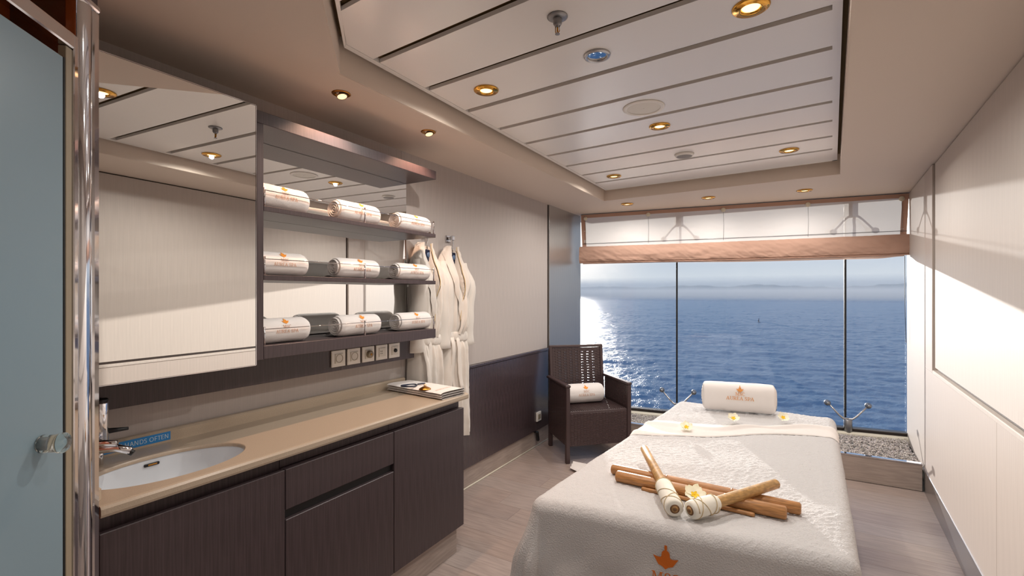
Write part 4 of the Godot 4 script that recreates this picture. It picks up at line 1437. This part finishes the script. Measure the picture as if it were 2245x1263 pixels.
# ------------------------------------------------------------------ blind
func build_blind() -> void:
	var b := thing("roman_blind", "half raised sheer roman blind hanging across the window", "blind", Vector3(-1.96, 0, -4.80), 0.12735)
	var z := 0.112
	var xl := 0.045
	var xr := 2.822
	var n := FastNoiseLite.new()
	n.seed = 7
	n.frequency = 2.2
	part(b, "headrail", span(Vector3(xl, 2.190, z - 0.012), Vector3(xr, 2.212, z + 0.012), 0.003), M.satin)
	part(b, "top_hem", surf(func(u, v): return Vector3(lerpf(xl, xr, u), lerpf(2.206, 2.172, v), z + 0.0135), 30, 4), M.hem)
	part(b, "sheer_panel", surf(func(u, v):
		var x := lerpf(xl + 0.034, xr - 0.034, u)
		return Vector3(x, lerpf(2.172, 1.835, v), z + 0.013 + 0.006 * n.get_noise_2d(x * 1.4, v * 2.0) * sin(PI * v)), 110, 18), M.sheer)
	for sd in [0, 1]:
		part(b, "side_hem", surf(func(u, v):
			var inw: float = 0.016 * v
			var x0 := (xl + inw) if sd == 0 else (xr - 0.044 - inw)
			return Vector3(x0 + 0.044 * u, lerpf(2.172, 1.855, v), z + 0.0145), 4, 10), M.hem)
	part(b, "batten_rod", tube([Vector3(xl + 0.02, 1.900, z + 0.020), Vector3(xr - 0.01, 1.897, z + 0.020)], 0.0026, 6), M.satin)
	# folded lower part
	var prof := [Vector2(0.012, 1.872), Vector2(0.030, 1.862), Vector2(0.044, 1.825), Vector2(0.050, 1.775), Vector2(0.046, 1.735), Vector2(0.036, 1.712), Vector2(0.022, 1.708), Vector2(0.030, 1.704), Vector2(0.030, 1.698), Vector2(0.018, 1.694), Vector2(0.004, 1.698)]
	part(b, "stacked_folds", surf(func(u, v):
		var f: float = v * (prof.size() - 1)
		var i := mini(int(f), prof.size() - 2)
		var q: Vector2 = prof[i].lerp(prof[i + 1], f - i)
		var x := lerpf(xl - 0.012, xr + 0.008, u)
		var sag: float = -0.006 * sin(PI * u) + 0.004 * n.get_noise_1d(u * 9.0) * v
		return Vector3(x, q.y + sag, z + q.x + 0.012 * n.get_noise_2d(x * 1.5, q.y * 4.0) + 0.005 * n.get_noise_2d(x * 6.0 + q.y * 9.0, q.y * 7.0)), 180, 48), M.fold)
	part(b, "lower_flap", surf(func(u, v):
		var x := lerpf(xl + 0.02, xr - 0.03, u)
		return Vector3(x, lerpf(1.712, 1.672 + 0.014 * (1.0 - smoothstep(0.25, 0.6, u)) + 0.016 * smoothstep(0.93, 1.0, u), v), z + 0.012 + 0.004 * sin(u * 16.0) * v), 60, 4), M.flap)
	var base := Vector3(-1.96, 0, -4.80)
	var k := 0
	for x in [-1.873, -1.231, -0.552, 0.127, 0.795]:
		var lx: float = (x + 1.96) / 0.9919
		lx = clampf(lx, xl + 0.05, xr - 0.05)
		part(b, "cord_pulley", lathe([Vector2(0, -0.005), Vector2(0.018, -0.005), Vector2(0.021, 0.0), Vector2(0.018, 0.005), Vector2(0, 0.005)], 20, false, Transform3D(Basis(Vector3.RIGHT, PI / 2), Vector3(lx, 2.165, z + 0.022))), M.cream)
		part(b, "lift_cord", tube([Vector3(lx, 2.15, z + 0.020), Vector3(lx + 0.004, 2.02, z + 0.021), Vector3(lx, 1.88, z + 0.022)], 0.0013, 5), M.satin)
		k += 1
	part(b, "pull_cord", tube([Vector3(2.795, 1.69, z + 0.012), Vector3(2.796, 1.3, z + 0.012), Vector3(2.803, 0.97, z + 0.012)], 0.0020, 6), M.black)

# ------------------------------------------------------------------ ceiling fittings
func spot(parent: Node3D, at: Vector3, energy: float, angle: float, color: Color, aim := Vector3.DOWN) -> void:
	var l := SpotLight3D.new()
	l.name = "lamp_light"
	l.light_color = color
	l.light_energy = energy
	l.spot_angle = angle
	l.spot_angle_attenuation = 0.6
	l.spot_range = 12.0
	l.spot_attenuation = 2.0
	l.light_size = 0.014
	l.shadow_enabled = true
	parent.add_child(l, true)
	l.position = at
	l.basis = Basis.looking_at(aim, Vector3.FORWARD if absf(aim.y) > 0.9 else Vector3.UP)

func downlight(at: Vector3, label: String, energy := 0.70) -> void:
	var d := thing("brass_downlight", label, "downlight", at, 0.0, "brass downlights in the ceiling")
	part(d, "ring", lathe([Vector2(0.028, 0.006), Vector2(0.028, -0.005), Vector2(0.032, -0.008), Vector2(0.036, -0.009), Vector2(0.037, -0.007), Vector2(0.052, -0.007), Vector2(0.056, -0.004), Vector2(0.057, -0.0005), Vector2(0.028, -0.0005)], 32), M.brass)
	part(d, "bulb", lathe([Vector2(0.0, -0.006), Vector2(0.016, -0.0055), Vector2(0.026, -0.003), Vector2(0.0275, 0.0)], 24), M.bulb)
	spot(d, Vector3(0, -0.014, 0), energy, 84.0, Color(1.0, 0.975, 0.945))

func build_ceiling_fittings() -> void:
	var y := 2.2995
	downlight(Vector3(-0.106, y, -1.697), "brass downlight at the top edge of the view in the ceiling tray")
	downlight(Vector3(-1.182, y, -1.785), "brass downlight in the ceiling tray nearest the shelves")
	downlight(Vector3(-0.614, y, -2.651), "brass downlight in the ceiling tray beside the loudspeaker")
	downlight(Vector3(0.0, y, -3.519), "brass downlight in the far right corner of the ceiling tray")
	downlight(Vector3(-1.186, y, -3.604), "brass downlight in the far left corner of the ceiling tray")
	downlight(Vector3(-0.702, y, -0.912), "brass downlight seen only in the wall mirror", 0.22)
	var s := SOFFIT - 0.0008
	downlight(Vector3(-0.62, s, 0.46), "unseen fill downlight added in the soffit behind the viewer on the left", 0.42)  # added out of view to fill the near side of the table
	downlight(Vector3(0.05, s, 0.46), "unseen fill downlight added in the soffit behind the viewer on the right", 0.42)  # second added fill lamp, also out of view
	downlight(Vector3(-1.305, s, -4.351), "brass downlight above the left end of the blind", 0.35)
	downlight(Vector3(-0.607, s, -4.419), "brass downlight above the middle of the blind", 0.35)
	downlight(Vector3(0.108, s, -4.501), "brass downlight above the right part of the blind", 0.35)
	# small copper spots over the shelves
	var lab := ["small tilted spotlight in the soffit above the left part of the shelves", "small tilted spotlight in the soffit above the right part of the shelves"]
	for i in 2:
		var d := thing("tilted_spotlight", lab[i], "spotlight", [Vector3(-1.615, s, -1.343), Vector3(-1.609, s, -1.889)][i], 0.0, "tilted spotlights over the shelves")
		part(d, "ring", lathe([Vector2(0.020, 0.004), Vector2(0.024, -0.001), Vector2(0.034, -0.004), Vector2(0.038, -0.002), Vector2(0.0385, -0.0004), Vector2(0.020, -0.0004)], 28), M.gold)
		var xf := Transform3D(Basis(Vector3.BACK, 0.30), Vector3(0.002, -0.003, 0))
		part(d, "reflector", lathe([Vector2(0.012, 0.004), Vector2(0.021, -0.008), Vector2(0.0215, -0.012), Vector2(0.0195, -0.012)], 24, false, xf), M.satin)
		part(d, "bulb", lathe([Vector2(0, -0.013), Vector2(0.014, -0.0125), Vector2(0.0192, -0.011)], 20, false, xf), M.bulb_warm)
		spot(d, Vector3(-0.004, -0.030, 0), 0.42, 58.0, Color(1.0, 0.80, 0.66), Vector3(-0.10, -1, 0))
	# sprinkler
	var sp := thing("sprinkler_head", "sprinkler head hanging from the ceiling tray", "sprinkler", Vector3(-0.664, y, -1.431))
	part(sp, "escutcheon", lathe([Vector2(0, -0.0005), Vector2(0.034, -0.0005), Vector2(0.034, -0.003), Vector2(0.026, -0.007), Vector2(0.014, -0.008)], 28), M.satin)
	part(sp, "nozzle", lathe([Vector2(0.015, -0.006), Vector2(0.0145, -0.024), Vector2(0.011, -0.030), Vector2(0.0075, -0.033), Vector2(0, -0.033)], 20), M.satin)
	for sx in [-1, 1]:
		part(sp, "frame_arm", tube([Vector3(sx * 0.0075, -0.032, 0), Vector3(sx * 0.0075, -0.050, 0), Vector3(0, -0.057, 0)], 0.0016, 8), M.gold)
	part(sp, "glass_bulb", lathe([Vector2(0, -0.033), Vector2(0.003, -0.036), Vector2(0.003, -0.050), Vector2(0, -0.054)], 10), M.gold)
	part(sp, "deflector", lathe(disc_profile(0.008, -0.0595, -0.057, 0.0005), 16), M.satin)
	# round recessed lamp with a mirror-like lens
	var em := thing("recessed_lens_lamp", "round chrome fitting with a mirror-like lens in the ceiling tray", "fitting", Vector3(-0.640, y, -1.741))
	part(em, "ring", lathe([Vector2(0.036, 0.002), Vector2(0.037, -0.006), Vector2(0.041, -0.009), Vector2(0.050, -0.006), Vector2(0.052, -0.0005), Vector2(0.036, -0.0005)], 32), M.steel)
	part(em, "lens", lathe([Vector2(0, -0.001), Vector2(0.0365, -0.001)], 32), M.mirror)
	# loudspeaker
	var ls := thing("ceiling_loudspeaker", "large round white loudspeaker in the ceiling tray", "loudspeaker", Vector3(-0.622, y, -2.350))
	part(ls, "rim", lathe([Vector2(0.080, -0.004), Vector2(0.083, -0.007), Vector2(0.098, -0.005), Vector2(0.101, -0.0005), Vector2(0.080, -0.0005)], 40), M.white)
	part(ls, "grille", lathe([Vector2(0, -0.0045), Vector2(0.060, -0.0042), Vector2(0.080, -0.003)], 40), M.offwhite)
	part(ls, "centre_screw", lathe([Vector2(0, -0.0062), Vector2(0.003, -0.0058), Vector2(0.004, -0.0044)], 12), M.white)
	# detector
	var de := thing("round_vent", "small grey round vent in the ceiling tray near the window", "vent", Vector3(-0.598, y, -3.272))
	part(de, "rim", lathe([Vector2(0.050, -0.016), Vector2(0.056, -0.014), Vector2(0.062, -0.0005), Vector2(0.045, -0.0005)], 32), M.white)
	part(de, "grille", lathe([Vector2(0, -0.018), Vector2(0.040, -0.0175), Vector2(0.050, -0.016)], 32), M.grey_mesh)

# ------------------------------------------------------------------ small things
func build_small_things() -> void:
	# folded towel on the worktop
	var c := thing("folded_towel", "folded white towel at the window end of the worktop", "towel", Vector3(-1.66, 0.8465, -1.935), 0.0)
	var n := FastNoiseLite.new()
	n.seed = 21
	n.frequency = 8.0
	var a0 := Vector3(-0.245, 0, 0.045)
	var a1 := Vector3(-0.215, 0, -0.12)
	var b0 := Vector3(0.165, 0, 0.085)
	var b1 := Vector3(0.180, 0, -0.095)
	for layer in 3:
		var y0 := 0.0005 + 0.0125 * layer
		part(c, "fold_layer", surf(func(u, v):
			var p0 := a0.lerp(b0, u)
			var p1 := a1.lerp(b1, u)
			var cyc: float = v * TAU
			var w := 0.5 - 0.5 * cos(minf(v, 1.0 - v) * TAU)
			var f := clampf(minf(v, 1.0 - v) * 2.0 * 1.0, 0.0, 1.0)
			var q := p0.lerp(p1, f)
			var edge: float = pow(maxf(0.0, 1.0 - pow(absf(f * 2.0 - 1.0), 6.0)), 0.5)
			q.y = y0 + 0.006 + (0.006 if v < 0.5 else -0.006) * edge + 0.002 * n.get_noise_2d(u * 0.4, v * 0.3) - (0.0 if layer == 0 else 0.002 * u)
			return q, 30, 33), M.terry_fine)
	part(c, "printed_lettering", lettering("AUREA SPA", 0.12, "Droid Serif", Vector2(0, 0), func(x, y): return Vector3(0.105 - y * 0.9, 0.0382, -0.005 - x)), M.print_text)
	# cord bracelet and a small brass dome on the towel
	var pts := []
	for k in 33:
		var an := TAU * k / 32.0
		pts.append(Vector3(0.036 * cos(an) + 0.006 * sin(an * 2.0), 0.004 + 0.004 * sin(an), 0.052 * sin(an)))
	var br := thing("beaded_band", "dark beaded band lying on the folded towel", "band", Vector3(-1.745, 0.884, -1.900), 0.25)
	part(br, "loop", tube(pts, 0.0042, 8), M.navy)
	part(br, "tassel", tube([Vector3(0.030, 0.006, -0.030), Vector3(0.042, 0.006, -0.055), Vector3(0.052, 0.004, -0.072)], 0.004, 8), M.navy)
	var dm := thing("brass_dome", "small brass dome bell on the folded towel", "bell", Vector3(-1.628, 0.883, -1.885))
	part(dm, "dome", lathe([Vector2(0.031, 0.0), Vector2(0.031, 0.002), Vector2(0.024, 0.007), Vector2(0.012, 0.013), Vector2(0.0, 0.015)], 24), M.gold)
	part(dm, "bead", lathe([Vector2(0.0, 0.014), Vector2(0.006, 0.016), Vector2(0.008, 0.021), Vector2(0.006, 0.026), Vector2(0.0, 0.028)], 14), M.bead)
